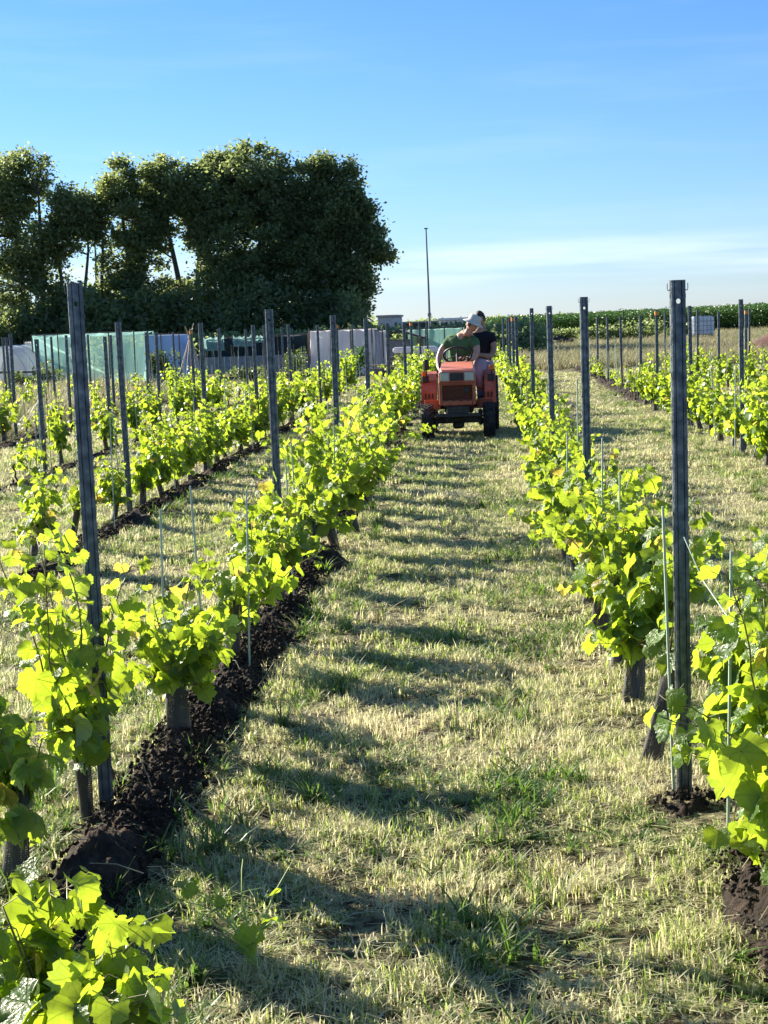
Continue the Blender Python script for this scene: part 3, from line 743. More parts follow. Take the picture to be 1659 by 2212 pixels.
VL = {}
near = [
    # row, x, y, height, shoots, spread, density, bias, size, extras, look
    ('A', -1.10, 3.02, .44, 22, 1.4, 1.0, (.55, .05), .125, dict(cap=249, lean=(.16, 0), grd=False, low=1.0, base=.20), 'low dense grapevine spilling into the lane at the bottom left corner'),
    ('A', -1.42, 4.30, .66, 9, .65, 1.0, (.02, 0), .105, dict(lean=(.03, .02)), 'grapevine with wide mesh guard at the left edge, before the big left post'),
    ('A', -1.36, 4.92, 1.10, 9, .40, .8, (-.02, 0), .10, dict(cap=150), 'tallest near grapevine, its shoots climbing the big left post'),
    ('A', -1.36, 5.30, .55, 4, .50, .9, (-.06, 0), .10, dict(grd=False), 'short grapevine at the foot of the big left post'),
    ('A', -1.20, 5.72, .70, 12, .75, 1.0, (.06, 0), .10, {}, 'grapevine with bent brown canes just behind the big left post'),
    ('A', -1.22, 6.42, .56, 8, .75, 1.0, (.06, 0), .095, {}, 'low spreading grapevine between the bent cane vine and the tall green rod'),
    ('A', -1.24, 7.15, .60, 7, .80, .9, (.05, 0), .095, {}, 'low grapevine beside a tall green rod, left row'),
    ('A', -1.22, 7.80, .78, 10, .60, 1.0, (.02, 0), .095, dict(cap=180), 'upright yellow green grapevine, second clump behind the big left post'),
    ('A', -1.18, 8.55, .78, 9, .65, 1.0, (.02, 0), .10, {}, 'grapevine just before the second post of the left row'),
    ('A', -1.25, 9.35, .58, 6, .60, 1.0, (.05, 0), .095, {}, 'grapevine touching the second post of the left row'),
    ('A', -1.18, 10.2, .64, 8, .60, 1.0, (.05, 0), .095, {}, 'grapevine with stout grey guard behind the second left post'),
    ('A', -1.08, 11.0, 1.22, 14, .60, 1.0, (.08, 0), .11, dict(cap=240), 'tall bushy grapevine in the middle of the left row'),
    ('A', -.98, 11.8, 1.26, 16, .70, 1.0, (.22, 0), .11, dict(cap=240), 'large dark green grapevine arching towards the lane, left row'),
    ('R1', .84, 3.85, .66, 22, .70, 1.0, (.05, 0), .13, dict(cap=240, lean=(.02, .0), base=.22, low=1.0), 'grapevine with the largest leaves at the bottom right edge'),
    ('R1', .86, 4.35, .92, 16, .48, 1.0, (.10, 0), .115, dict(cap=210, base=.30), 'grapevine in front of the big right post, thin rods through its leaves'),
    ('R1', .90, 4.72, .88, 12, .5, 1.0, (.12, 0), .115, dict(base=.28), 'grapevine just right of the foot of the big right post'),
    ('R1', .56, 5.45, .56, 3, .35, .8, (.05, .05), .10, dict(lean=(.10, -.02), base=.42), 'short grapevine in a leaning guard behind the big right post'),
    ('R1', .58, 6.30, .78, 12, .55, 1.0, (0, 0), .11, dict(cap=220), 'dense grapevine with broad bright leaves, right of the lane'),
    ('R1', .57, 6.95, .84, 12, .50, 1.0, (0, 0), .11, dict(cap=200), 'grapevine with curling tendrils, third clump behind the big right post'),
    ('R1', .56, 7.70, .86, 11, .50, 1.0, (0, 0), .105, dict(cap=180), 'tall grapevine before the second post of the right row'),
    ('R1', .55, 8.50, .78, 10, .50, 1.0, (0, 0), .10, {}, 'grapevine one before the second post of the right row'),
    ('R1', .57, 9.25, .74, 9, .50, 1.0, (0, 0), .10, {}, 'grapevine touching the second post of the right row'),
    ('R1', .56, 10.1, .72, 9, .50, 1.0, (0, 0), .10, {}, 'grapevine just behind the second post of the right row'),
    ('R1', .56, 10.9, .74, 9, .50, 1.0, (0, 0), .10, {}, 'grapevine midway between second and third posts of the right row'),
    ('R1', .56, 11.8, .74, 9, .50, 1.0, (0, 0), .10, {}, 'grapevine two before the third post of the right row'),
    ('B', -3.2, 10.5, .85, 6, .5, .9, (0, 0), .10, {}, 'loose grapevine at the left edge by a tall rod, second row left'),
    ('B', -3.15, 11.4, .60, 5, .5, .8, (0, 0), .095, {}, 'low sparse grapevine near the left edge, second row left'),
]
for i, (row, x, y, hgt, ns, sp_, dn, bi, sz, ex, lab) in enumerate(near):
    near_vine(x, y, hgt, lab, 500 + i, ns, sp_, dn, bi, sz, **ex)
protos = [far_proto(900 + i, hh, ns, sp_, 1.0, .105) for i, (hh, ns, sp_) in enumerate([(1.1, 11, .5), (.98, 10, .5), (1.0, 9, .45), (.9, 9, .5), (1.08, 11, .45), (.86, 8, .5)])]
young = [far_proto(950 + i, hh, ns, .35, .8, .085, .25, False) for i, (hh, ns) in enumerate([(.75, 3), (.6, 3), (.85, 4), (.5, 2), (.7, 2)])]
def row_named(row, start_k, y0, y1, step, pr, n_named, hs=1.0, look='leafy', ysplit=None):
    y, k = y0, start_k
    while y < y1:
        lab = ('%s grapevine, %s from the camera in the %s' % (look, ORD[k], ROWNAME[row])) if k < len(ORD) else '%s grapevine far along the %s' % (look, ROWNAME[row])
        far_vine(random.choice(pr), ROWS[row] + random.uniform(-.06, .06), y, lab, 'grapevines of the ' + ROWNAME[row], random.uniform(.9, 1.08) * hs, random.uniform(.88, 1.08))
        y += step * random.uniform(.88, 1.12); k += 1
row_named('A', 11, 12.6, 38, .85, protos, 20, .90, look='bushy')
row_named('R1', 11, 12.6, 40, .85, protos, 20, .80, look='bushy')
row_named('B', 2, 12.9, 23.5, .85, protos, 14, .76, look='bushy')
row_named('B', 15, 23.5, 38, 1.0, protos + young, 15, .85, look='smaller')
row_named('C', 0, 16.6, 30, 1.0, protos[2:] + young, 8, .88, look='loose')
row_named('C', 16, 30, 40, 1.2, young, 8, 1.0, look='young')
row_named('D', 0, 22.5, 41, 1.15, young + protos[3:4], 5, .95, look='young')
row_named('E', 0, 28, 41, 1.2, young, 3, 1.0, look='young')
row_named('F', 0, 34, 41, 1.2, young, 2, 1.0, look='young')
row_named('R2', 0, 14.8, 28, .82, protos, 15, .82, look='bushy')
row_named('R2', 17, 29.2, 42, 1.1, young, 15, .8, look='young')
row_named('R3', 0, 24.5, 42, 1.0, protos[2:] + young, 6, .85, look='loose')
row_named('R4', 0, 34, 42, 1.1, young, 3, 1.0, look='young')

# thin rods beside the vines
S = 'thin pale green support rod '
near_rods = [(-1.33, 6.10, .88, 'left of the two bare near rods, left row'), (-1.20, 6.35, .98, 'tallest by the big left post, between two clumps'),
             (-1.13, 7.05, .93, 'beside a low vine, left row'), (-1.12, 8.75, .85, 'through the vine before the second left post'), (-1.25, 10.1, .85, 'against the bushy vine in the left row'),
             (-1.10, 11.2, .95, 'in front of the tall bushy vine of the left row'), (.60, 5.02, 1.02, 'hugging the front of the big right post'), (.72, 4.65, .86, 'right of the big right post, upper end free'),
             (.80, 4.10, .90, 'at the right edge with a thick upper end'), (.60, 8.0, .98, 'in the bright clump before the second right post'),
             (.52, 9.9, .95, 'behind the second post of the right row'), (-3.20, 10.9, 1.12, 'longest at the left edge'), (-3.0, 12.2, .98, 'between the sparse and bushy vines, second row left'),
             (.62, 7.2, .95, 'inside the tendril clump of the right row'), (.65, 3.55, .75, 'lowest at the bottom right by the soil heap')]
for x, y, h, lab in near_rods: stake(x, y, h, S + lab, 'thin support rods', (random.uniform(-.03, .03), random.uniform(-.03, .03)), .0050)
for row, y0, y1, st in (('A', 12.5, 45, 1.7), ('R1', 12.5, 38, 1.7), ('B', 13.5, 46, 1.2), ('C', 17, 46, 1.0), ('D', 22.5, 46, .7), ('E', 28, 46, .7), ('F', 34, 46, .8), ('R2', 15.5, 28, 1.6), ('R2', 28.6, 43, .8), ('R3', 25, 43, .9), ('R4', 35, 43, .9)):
    y = y0; SK = globals().setdefault('SKN', {})
    while y < y1:
        k_ = SK[row] = SK.get(row, -1) + 1
        stake(ROWS[row] + random.uniform(-.15, .15), y, random.choice((.8, .9, 1.0, 1.1)), 'thin pale stake, %s from the camera in the %s' % (ORD[k_], ROWNAME[row]), 'thin stakes of the ' + ROWNAME[row], (random.uniform(-.05, .05), random.uniform(-.05, .05)), .0055, 'rod' if random.random() < .5 else 'cane')
        y += st * random.uniform(.7, 1.3)
# training wires: one low wire per main row (each row's wire is one thing)
for row, y0, y1, lab in (('R1', 3.9, 5.13, 'slack pale string running down from the big right post to the right edge'), ('A', 9.5, 39, 'thin training wire along the row left of the mown lane'),
                         ('R2', 17.2, 42, 'thin training wire along the second row right of the lane')):
    mb = MB()
    if row == 'R1': mb.tube([(.64, 4.98, .92), (.68, 4.85, .80), (.76, 4.5, .66), (.86, 4.1, .50), (.95, 3.8, .36)], .0022, 5)
    else: mb.tube([(ROWS[row], y0 + (y1 - y0) * k / 8, .62 + .02 * (k % 2)) for k in range(9)], .0013, 4)
    tag(mb.obj('training_wire', MT['rod' if row == 'R1' else 'wire']), lab, 'wire')

# curling weed stems by the bottom left vine, and a little shoot bottom right
def sprig(x, y, label, seed, hs, mt='vine', n_=5):
    rr = random.Random(seed); t = thing('leafy_sprout', label, 'weed', (x, y, gh(x, y)))
    mb = MB(); tips = []
    for k in range(n_):
        a = rr.uniform(0, 6.28); p = Vector((0, 0, 0)); dv = Vector((math.cos(a) * .35, math.sin(a) * .35, 1)); path = [p]
        for j in range(9):
            dv = (dv + Vector((rr.gauss(0, .16), rr.gauss(0, .16), -.10))).normalized(); p = p + dv * hs / 8; path.append(p)
        mb.tube(path, [.0045 - .0004 * j for j in range(len(path))], 5); tips += path[3::3]
    mb.obj('stem', MT['stem'] if mt != 'vine' else MT['shoot'], t, True)
    for p in tips:
        if rr.random() < .6:
            o = link('leaf', rr.choice(LEAVES), t, p, (rr.uniform(-1, 1), rr.uniform(-1, 1), rr.uniform(0, 6.28)), rr.uniform(.04, .09))
sprig(-.62, 3.75, 'pale curling shoot with yellowing leaves on the grass, bottom left', 71, .27, 'x', 6)
sprig(.86, 3.25, 'small pale sprout on dark soil in the bottom right corner', 72, .22, 'x', 3)
# straw stalks lying over the soil
mb = MB(); rr = random.Random(5)
for _ in range(26):
    x, y = rr.choice(((-1.05, rr.uniform(3.8, 7)), (.85, rr.uniform(2.9, 4.3)))); x += rr.uniform(-.2, .2)
    a = rr.uniform(0, 6.28); L = rr.uniform(.08, .3); z = gh(x, y) + .10
    mb.tube([(x, y, z), (x + math.cos(a) * L * .5, y + math.sin(a) * L * .5, z + rr.uniform(.02, .12)), (x + math.cos(a) * L, y + math.sin(a) * L, z + rr.uniform(0, .12))], [.0018, .0014, .001], 4)
tag(mb.obj('straw_stalks', MT['cane']), 'dry straw stalks scattered over the dark soil', kind='stuff')

# ---------------------------------------------------------------- people (skinned bodies)
def skin_obj(name, verts, edges, mats, parent, sub=2, root=0):
    """verts: (x, y, z, r) or (x, y, z, rx, ry)"""
    me = bpy.data.meshes.new(name); me.from_pydata([v[:3] for v in verts], edges, []); me.materials.append(mats)
    o = bpy.data.objects.new(name, me); C.objects.link(o); o.parent = parent
    sk = o.modifiers.new('skin', 'SKIN'); sk.use_smooth_shade = True
    if len(me.skin_vertices) == 0: return o
    for i, v in enumerate(verts):
        q = me.skin_vertices[0].data[i]; q.radius = (v[3], v[4] if len(v) > 4 else v[3]); q.use_root = (i == root)
    sb = o.modifiers.new('sub', 'SUBSURF'); sb.levels = sub; sb.render_levels = sub
    return o
def chain(*pts): return list(pts), [(i, i + 1) for i in range(len(pts) - 1)]
def head(parent, c, rot, skin, hair, hat=False):
    """head with brow, nose, chin and ears; local -Y is the face"""
    Mx = Matrix.Translation(c) @ rot.to_4x4()
    vs, fs = [], []; nu, nv = 20, 14
    for j in range(nv + 1):
        ph = math.pi * j / nv
        for i in range(nu):
            th = 2 * math.pi * i / nu; x, y, z = math.sin(ph) * math.cos(th), math.sin(ph) * math.sin(th), math.cos(ph)
            sx = .075 * (1 - .22 * max(0, -z)); sy = .095 * (1 - .15 * max(0, -z)); px_, py_, pz = x * sx, y * sy, z * .118
            if y < -.5 and abs(x) < .25 and -.35 < z < .15: py_ -= .022 * (1 - abs(x) / .25) * (1 - abs(z + .1) / .3 if abs(z + .1) < .3 else 0)
            if y < -.6 and .15 < abs(x) < .6 and .0 < z < .2: py_ += .008
            if y < -.5 and abs(x) < .35 and -.62 < z < -.5: py_ -= .004
            vs.append((px_, py_, pz))
    for j in range(nv):
        for i in range(nu): fs.append((j * nu + i, j * nu + (i + 1) % nu, (j + 1) * nu + (i + 1) % nu, (j + 1) * nu + i))
    mb = MB(); mb.add(vs, fs, Mx)
    mb.tube([(0, .01, -.06), (0, .03, -.17)], [.052, .058], 12, M=Mx)
    for s_ in (-1, 1): mb.lathe([(.002, -.012), (.026, -.006), (.028, .004), (.012, .012)], 10, M=Mx @ Matrix.Translation((s_ * .076, .008, -.005)) @ Matrix.Rotation(s_ * math.pi / 2, 4, 'Y'))
    mb.obj('head', skin, parent, True)
    ey = MB()
    for s_ in (-1, 1): ey.lathe([(.001, -.004), (.009, -.002), (.009, .002), (.001, .005)], 8, M=Mx @ Matrix.Translation((s_ * .030, -.086, .014)) @ Matrix.Rotation(math.pi / 2, 4, 'X'))
    ey.obj('eyes', MT['hair'], parent); mo = MB(); mo.bbox((0, -.087, -.058), (.045, .008, .010), .003, Mx); mo.obj('mouth', MT['mesh_red'], parent)
    hb = MB(); vs2, fs2 = [], []
    for j in range(9):
        ph = math.pi * .60 * j / 8
        for i in range(nu):
            th = 2 * math.pi * i / nu; cut = 1.0
            x, y, z = math.sin(ph) * math.cos(th), math.sin(ph) * math.sin(th), math.cos(ph)
            if y < -.3 and z < .45: z = .45
            k = 1 + .05 * math.sin(7 * th + 3 * j)
            vs2.append((x * .083 * k, y * .103 * k + .004, z * .128 + .003))
    for j in range(8):
        for i in range(nu): fs2.append((j * nu + i, j * nu + (i + 1) % nu, (j + 1) * nu + (i + 1) % nu, (j + 1) * nu + i))
    hb.add(vs2, fs2, Mx); hb.obj('hair', hair, parent, True)
    if hat:
        h = MB(); h.lathe([(.002, .152), (.064, .150), (.086, .140), (.092, .085), (.096, .062), (.138, .036), (.158, .020), (.155, .015), (.094, .050), (.088, .07)], 24, M=Mx @ Matrix.Scale(1.02, 4))
        ho = h.obj('bucket_hat', MT['hat'], parent, True)
        bd = MB(); bd.lathe([(.0975, .066), (.0965, .082)], 24, M=Mx @ Matrix.Scale(1.03, 4)); bd.obj('hat_band', MT['hat'], ho)
def hand(parent, p, dirv, side, skin, r_=.009):
    """five-fingered hand curled round what it holds; p wrist, dirv along the palm"""
    dv = Vector(dirv).normalized(); upv = Vector((0, 0, 1)); sv = dv.cross(upv); sv = sv.normalized() if sv.length > .2 else Vector((1, 0, 0)); dn = sv.cross(dv).normalized() * -1
    p = Vector(p); V = [(*p, .024, .020), (*(p + dv * .05), .030, .014), (*(p + dv * .085), .034, .013)]; E = [(0, 1), (1, 2)]
    for k, (off, L) in enumerate(((-.030, .060), (-.010, .072), (.010, .068), (.029, .052))):
        b0 = len(V); q = p + dv * .085 + sv * off
        V += [(*q, r_), (*(q + dv * L * .45 + dn * L * .12), r_ * .95), (*(q + dv * L * .65 + dn * L * .55), r_ * .85), (*(q + dv * L * .45 + dn * L * .85), r_ * .7)]
        E += [(2, b0), (b0, b0 + 1), (b0 + 1, b0 + 2), (b0 + 2, b0 + 3)]
    b0 = len(V); q = p + dv * .03 + sv * .028 * side
    V += [(*q, r_ * 1.2), (*(q + sv * .025 * side + dv * .03 + dn * .01), r_), (*(q + sv * .02 * side + dv * .055 + dn * .035), r_ * .8)]; E += [(1, b0), (b0, b0 + 1), (b0 + 1, b0 + 2)]
    skin_obj('hand', V, E, skin, parent, 1)
TX, TY = -.325, 21.15            # tractor origin: middle of the front axle, on the ground; it faces the camera (-Y)
def rot3(rx, ry, rz): return Matrix.Rotation(rz, 3, 'Z') @ Matrix.Rotation(ry, 3, 'Y') @ Matrix.Rotation(rx, 3, 'X')

dr = thing('person', 'driver in green t-shirt and white bucket hat bent sideways on the orange tractor', 'person', (TX, TY + 1.55, 0), 0)
# seated: pelvis at .78, torso leaning forward and to the right of the picture
V = [(0, .10, .78, .14, .12), (.02, .06, .95, .13, .11), (.05, -.02, 1.12, .14, .11), (.09, -.10, 1.30, .16, .11), (.13, -.16, 1.42, .11, .09), (.17, -.20, 1.47, .055, .055),
     (-.12, -.05, 1.33, .068), (-.235, -.06, 1.20, .055), (-.285, -.10, 1.07, .046), (-.285, -.22, .97, .038), (-.255, -.34, .90, .028),
     (.26, -.20, 1.30, .066), (.28, -.28, 1.16, .050), (.22, -.40, 1.05, .040), (.12, -.48, 1.09, .028),
     (-.13, .02, .76, .10), (-.16, -.30, .80, .08), (-.16, -.42, .62, .055), (-.16, -.38, .42, .045),
     (.13, .02, .76, .10), (.15, -.30, .80, .08), (.15, -.42, .62, .055), (.15, -.38, .42, .045)]
E_ = [(0, 1), (1, 2), (2, 3), (3, 4), (4, 5), (3, 6), (6, 7), (7, 8), (8, 9), (9, 10), (3, 11), (11, 12), (12, 13), (13, 14), (0, 15), (15, 16), (16, 17), (17, 18), (0, 19), (19, 20), (20, 21), (21, 22)]
skin_obj('body', V, E_, MT['skin'], dr)
sh = [(0, .10, .80, .19, .16), (.02, .06, .95, .20, .16), (.04, -.02, 1.12, .195, .16), (.08, -.10, 1.29, .185, .15), (.125, -.155, 1.40, .10, .09), (-.11, -.05, 1.32, .10), (-.22, -.06, 1.22, .085), (.25, -.20, 1.30, .085), (.275, -.26, 1.20, .078)]
skin_obj('t_shirt', sh, [(0, 1), (1, 2), (2, 3), (3, 4), (3, 5), (5, 6), (3, 7), (7, 8)], MT['shirt'], dr)
tr_ = [(0, .10, .76, .17, .15), (-.13, .02, .76, .115), (-.16, -.30, .80, .095), (-.16, -.42, .62, .075), (-.16, -.38, .46, .065), (.13, .02, .76, .115), (.15, -.30, .80, .095), (.15, -.42, .62, .075), (.15, -.38, .46, .065)]
skin_obj('trousers', tr_, [(0, 1), (1, 2), (2, 3), (3, 4), (0, 5), (5, 6), (6, 7), (7, 8)], MT['jeans'], dr)
head(dr, Vector((.225, -.27, 1.545)), rot3(.35, .30, .85), MT['skin'], MT['hair'], True)
hand(dr, (-.255, -.34, .90), (.1, -.5, -.5), 1, MT['skin']); hand(dr, (.12, -.48, 1.09), (-.5, -.2, 0), -1, MT['skin'])
for s_ in (-1, 1):
    bt = MB(); bt.bbox((s_ * .155, -.44, .39), (.095, .26, .09), .03); bt.obj('boot', MT['black'], dr)

pa = thing('person', 'passenger in black t-shirt and pinkish trousers seated behind the driver', 'person', (TX, TY + 1.9, 0), 0)
V = [(.36, .08, .92, .13, .12), (.355, .07, 1.06, .12, .10), (.35, .05, 1.22, .13, .10), (.34, .03, 1.38, .15, .09), (.33, .02, 1.47, .08, .07), (.325, 0, 1.53, .05, .05),
     (.50, .02, 1.36, .062), (.535, -.04, 1.19, .050), (.49, -.16, 1.075, .044), (.34, -.24, 1.10, .034), (.25, -.26, 1.12, .028),
     (.19, .0, 1.36, .062), (.15, -.06, 1.20, .050), (.20, -.18, 1.09, .042), (.30, -.22, 1.07, .030),
     (.33, -.06, .92, .10), (.32, -.46, .99, .082), (.315, -.56, .74, .058), (.305, -.56, .55, .045),
     (.42, -.06, .92, .10), (.43, -.34, .92, .08), (.44, -.42, .72, .055), (.44, -.38, .52, .045)]
E_ = [(0, 1), (1, 2), (2, 3), (3, 4), (4, 5), (3, 6), (6, 7), (7, 8), (8, 9), (9, 10), (3, 11), (11, 12), (12, 13), (13, 14), (0, 15), (15, 16), (16, 17), (17, 18), (0, 19), (19, 20), (20, 21), (21, 22)]
skin_obj('body', V, E_, MT['skin2'], pa)
skin_obj('t_shirt', [(.36, .08, .95, .15, .14), (.355, .07, 1.06, .145, .125), (.35, .05, 1.22, .155, .125), (.34, .03, 1.37, .165, .11), (.33, .02, 1.46, .075, .07), (.50, .02, 1.35, .084), (.53, -.02, 1.24, .076), (.19, .0, 1.35, .084), (.155, -.04, 1.24, .074)],
         [(0, 1), (1, 2), (2, 3), (3, 4), (3, 5), (5, 6), (3, 7), (7, 8)], MT['navy'], pa)
skin_obj('trousers', [(.36, .08, .90, .155, .14), (.33, -.06, .92, .115), (.32, -.46, .99, .10), (.315, -.57, .78, .080), (.308, -.57, .62, .065), (.42, -.06, .92, .11), (.43, -.34, .92, .095), (.44, -.42, .72, .07), (.44, -.39, .58, .06)],
         [(0, 1), (1, 2), (2, 3), (3, 4), (0, 5), (5, 6), (6, 7), (7, 8)], MT['trousers'], pa)
head(pa, Vector((.335, -.02, 1.625)), rot3(.25, -.1, -.3), MT['skin2'], MT['hair'])
hand(pa, (.25, -.26, 1.12), (-.6, -.1, -.1), -1, MT['skin2'])
for x_, y_ in ((.308, -.56), (.44, -.38)):
    q = MB(); q.tube([(x_, y_, .60), (x_, y_, .50)], [.050, .047], 12); q.obj('sock', MT['sock'], pa, True)
    q = MB(); q.bbox((x_, y_ - .06, .475), (.095, .26, .085), .03); q.obj('shoe', MT['black'], pa)

# ---------------------------------------------------------------- tractor
T = thing('tractor', 'small faded orange tractor coming down the mown lane with two people', 'tractor', (TX, TY, 0))
def wheel(x, y, rad, wid, parent):
    Mx = Matrix.Translation((x, y, rad)) @ Matrix.Rotation(math.pi / 2, 4, 'Y')
    h = wid / 2; ty = MB()
    ty.lathe([(rad * .60, -h * .8), (rad * .80, -h), (rad * .93, -h * .95), (rad * .97, -h * .5), (rad * .98, 0), (rad * .97, h * .5), (rad * .93, h * .95), (rad * .80, h), (rad * .60, h * .8)], 36, M=Mx)
    wh = ty.obj('wheel', MT['tyre'], parent, True)
    lg = MB(); nl = 22
    for k in range(nl):
        for s_ in (-1, 1):
            th = 2 * math.pi * (k + (.5 if s_ > 0 else 0)) / nl
            Mk = Mx @ Matrix.Rotation(th, 4, 'Z') @ Matrix.Translation((rad * .985, 0, s_ * h * .48)) @ Matrix.Rotation(s_ * .7, 4, 'X')
            lg.box((0, 0, 0), (rad * .09, rad * .07, h * 1.15), Mk)
    lg.obj('tread_lugs', MT['tyre'], wh); lg_o = lg
    rm = MB(); rm.lathe([(.02, h * .35), (rad * .30, h * .35), (rad * .48, h * .10), (rad * .58, h * .55), (rad * .61, h * .78)], 24, M=Mx); rm.lathe([(.02, -h * .35), (rad * .30, -h * .35), (rad * .48, -h * .10), (rad * .58, -h * .55), (rad * .61, -h * .78)], 24, M=Mx)
    rm.obj('rim', MT['rim'], wh, True); hb = MB(); hb.lathe([(.035, -h * 1.05), (.045, -h * .4), (.045, h * .4), (.035, h * 1.05)], 10, M=Mx); hb.obj('hub', MT['iron'], wh)
wheel(-.42, 0, .245, .165, T); wheel(.42, .0, .245, .165, T)
wheel(-.44, 1.32, .40, .22, T); wheel(.46, 1.32, .40, .22, T)
# bonnet: sloped nose, chamfered shoulders
bn = MB()
sec = lambda wt, wb, z0, z1: [(-wb, z0), (wb, z0), (wb, z1 - .06), (wt, z1), (-wt, z1), (-wb, z1 - .06)]
rings = [(-.30, .205, .245, .80, .945), (-.27, .215, .25, .50, .965), (.2, .22, .25, .50, 1.00), (.62, .20, .235, .52, 1.045)]
vs = []; fs = []
for y_, wt, wb, z0, z1 in rings: vs += [(x, y_, z) for x, z in sec(wt, wb, z0, z1)]
for j in range(3): fs += [(j * 6 + i, j * 6 + (i + 1) % 6, (j + 1) * 6 + (i + 1) % 6, (j + 1) * 6 + i) for i in range(6)]
fs += [(5, 4, 3, 2, 1, 0), (18, 19, 20, 21, 22, 23)]
bn.add(vs, fs); bn.obj('bonnet', MT['redtop'], T)
q = MB(); q.bbox((0, -.335, .865), (.49, .07, .155), .015); nose = q.obj('headlight_panel', MT['red'], T)
for s_ in (-1, 1):
    q = MB(); q.bbox((s_ * .165, -.374, .872), (.112, .016, .100), .006); q.obj('headlight', MT['lens'], nose)
    q = MB(); q.bbox((s_ * .165, -.366, .872), (.128, .014, .116), .004); q.obj('headlight_rim', MT['rim'], nose)
q = MB(); q.bbox((0, -.372, .870), (.185, .014, .100), .004); gr = q.obj('upper_grille', MT['black'], nose)
q = MB(); q.add([(-.028, -.381, .845), (.028, -.381, .845), (0, -.381, .895)], [(0, 1, 2)]); q.box((0, -.381, .870), (.05, .004, .01)); q.obj('badge', MT['iron'], gr)
q = MB(); q.bbox((0, -.325, .785), (.50, .075, .03), .008); q.obj('grille_lip', MT['red'], T)
q = MB()
q.bbox((-.225, -.33, .635), (.045, .06, .30), .01); q.bbox((.225, -.33, .635), (.045, .06, .30), .01); q.bbox((0, -.33, .52), (.405, .06, .075), .01); q.bbox((0, -.33, .765), (.405, .06, .02), .006)
gf = q.obj('grille_frame', MT['red'], T)
q = MB(); q.box((0, -.318, .655), (.405, .012, .20)); q.obj('grille_mesh', MT['mesh_red'], gf)
for k in range(9):
    q = MB(); q.box((0, -.328, .575 + k * .02), (.40, .006, .005)); q.obj('grille_slat', MT['mesh_red'], gf)
for k in range(4):
    q = MB(); q.box((-.15 + k * .10, -.362, .55), (.06, .006, .012)); q.obj('vent_slot', MT['black'], gf)
q = MB(); q.lathe([(.001, 0), (.035, 0), (.035, .012), (.001, .012)], 12, M=Matrix.Translation((.13, -.335, .685)) @ Matrix.Rotation(math.pi / 2, 4, 'X')); q.obj('fan_boss', MT['black'], gf)
# chassis and front axle
q = MB(); q.bbox((0, -.30, .42), (.30, .16, .11), .01); q.obj('weight_bracket', MT['iron'], T)
q = MB(); q.bbox((0, .35, .42), (.26, 1.3, .20), .02); q.bbox((0, 1.2, .45), (.42, .5, .30), .03); q.obj('chassis', MT['iron'], T)
q = MB(); q.bbox((0, 0, .27), (.66, .10, .09), .015); q.tube([(-.36, -.10, .32), (.36, -.10, .32)], .014, 8); q.tube([(-.15, -.12, .36), (-.15, -.12, .24)], .03, 8); q.tube([(.02, -.12, .37), (.10, -.12, .28)], .02, 8); q.bbox((0, 0, .20), (.16, .16, .10), .03); q.obj('front_axle', MT['iron'], T)
for s_ in (-1, 1):
    q = MB(); q.bbox((s_ * .305, 0, .30), (.06, .13, .22), .02); q.obj('axle_knuckle', MT['iron'], T)
q = MB(); q.bbox((0, -.40, .355), (.62, .03, .05), .008); q.bbox((-.24, -.33, .36), (.03, .15, .04), .005); q.bbox((.24, -.33, .36), (.03, .15, .04), .005); q.obj('front_bumper', MT['black'], T)
q = MB(); q.tube([(0, 1.32, .40), (.46, 1.32, .40)], .06, 12); q.tube([(0, 1.32, .40), (-.44, 1.32, .40)], .06, 12); q.obj('rear_axle', MT['iron'], T)
# fenders: side panel and curved top with front drop
for s_ in (-1, 1):
    q = MB(); x0, x1 = s_ * (.325 if s_ < 0 else .385), s_ * .535
    arc = [(.90, .44), (.90, .62), (.98, .78), (1.12, .87), (1.35, .90), (1.62, .86), (1.80, .74)]
    vs, fs = [], []
    for y_, z_ in arc: vs += [(x0, y_, z_), (x1, y_, z_), (x1, y_ + .018, z_ - .012), (x0, y_ + .018, z_ - .012)]
    for j in range(len(arc) - 1):
        for i in range(4): fs.append((j * 4 + i, j * 4 + (i + 1) % 4, (j + 1) * 4 + (i + 1) % 4, (j + 1) * 4 + i))
    fs += [(3, 2, 1, 0), tuple(len(vs) - 4 + i for i in range(4))]
    q.add(vs, fs)
    n_ = len(arc); vs = [(x0, y_, z_) for y_, z_ in arc] + [(x0 - s_ * .012, y_, z_) for y_, z_ in arc]
    q.add(vs, [tuple(range(n_)), tuple(range(2 * n_ - 1, n_ - 1, -1))] + [(i, (i + 1) % n_, (i + 1) % n_ + n_, i + n_) for i in range(n_)])
    fe = q.obj('fender', MT['red'], T)
    q = MB(); q.bbox((s_ * .48, .93, .88 if s_ < 0 else .94), (.075, .05, .075), .012); q.obj('indicator', MT['orange'], fe)
    q = MB(); q.tube([(s_ * .48, .95, .84), (s_ * .48, .95, .90)], .012, 6); q.bbox((s_ * .47, .96, .80), (.10, .04, .10), .01); q.obj('lamp_bracket', MT['black'], fe)
    q = MB()
    for k in range(3): q.box((s_ * (.37 + .05 * k), .894, .56), (.022, .008, .075))
    q.obj('fender_slots', MT['black'], fe)
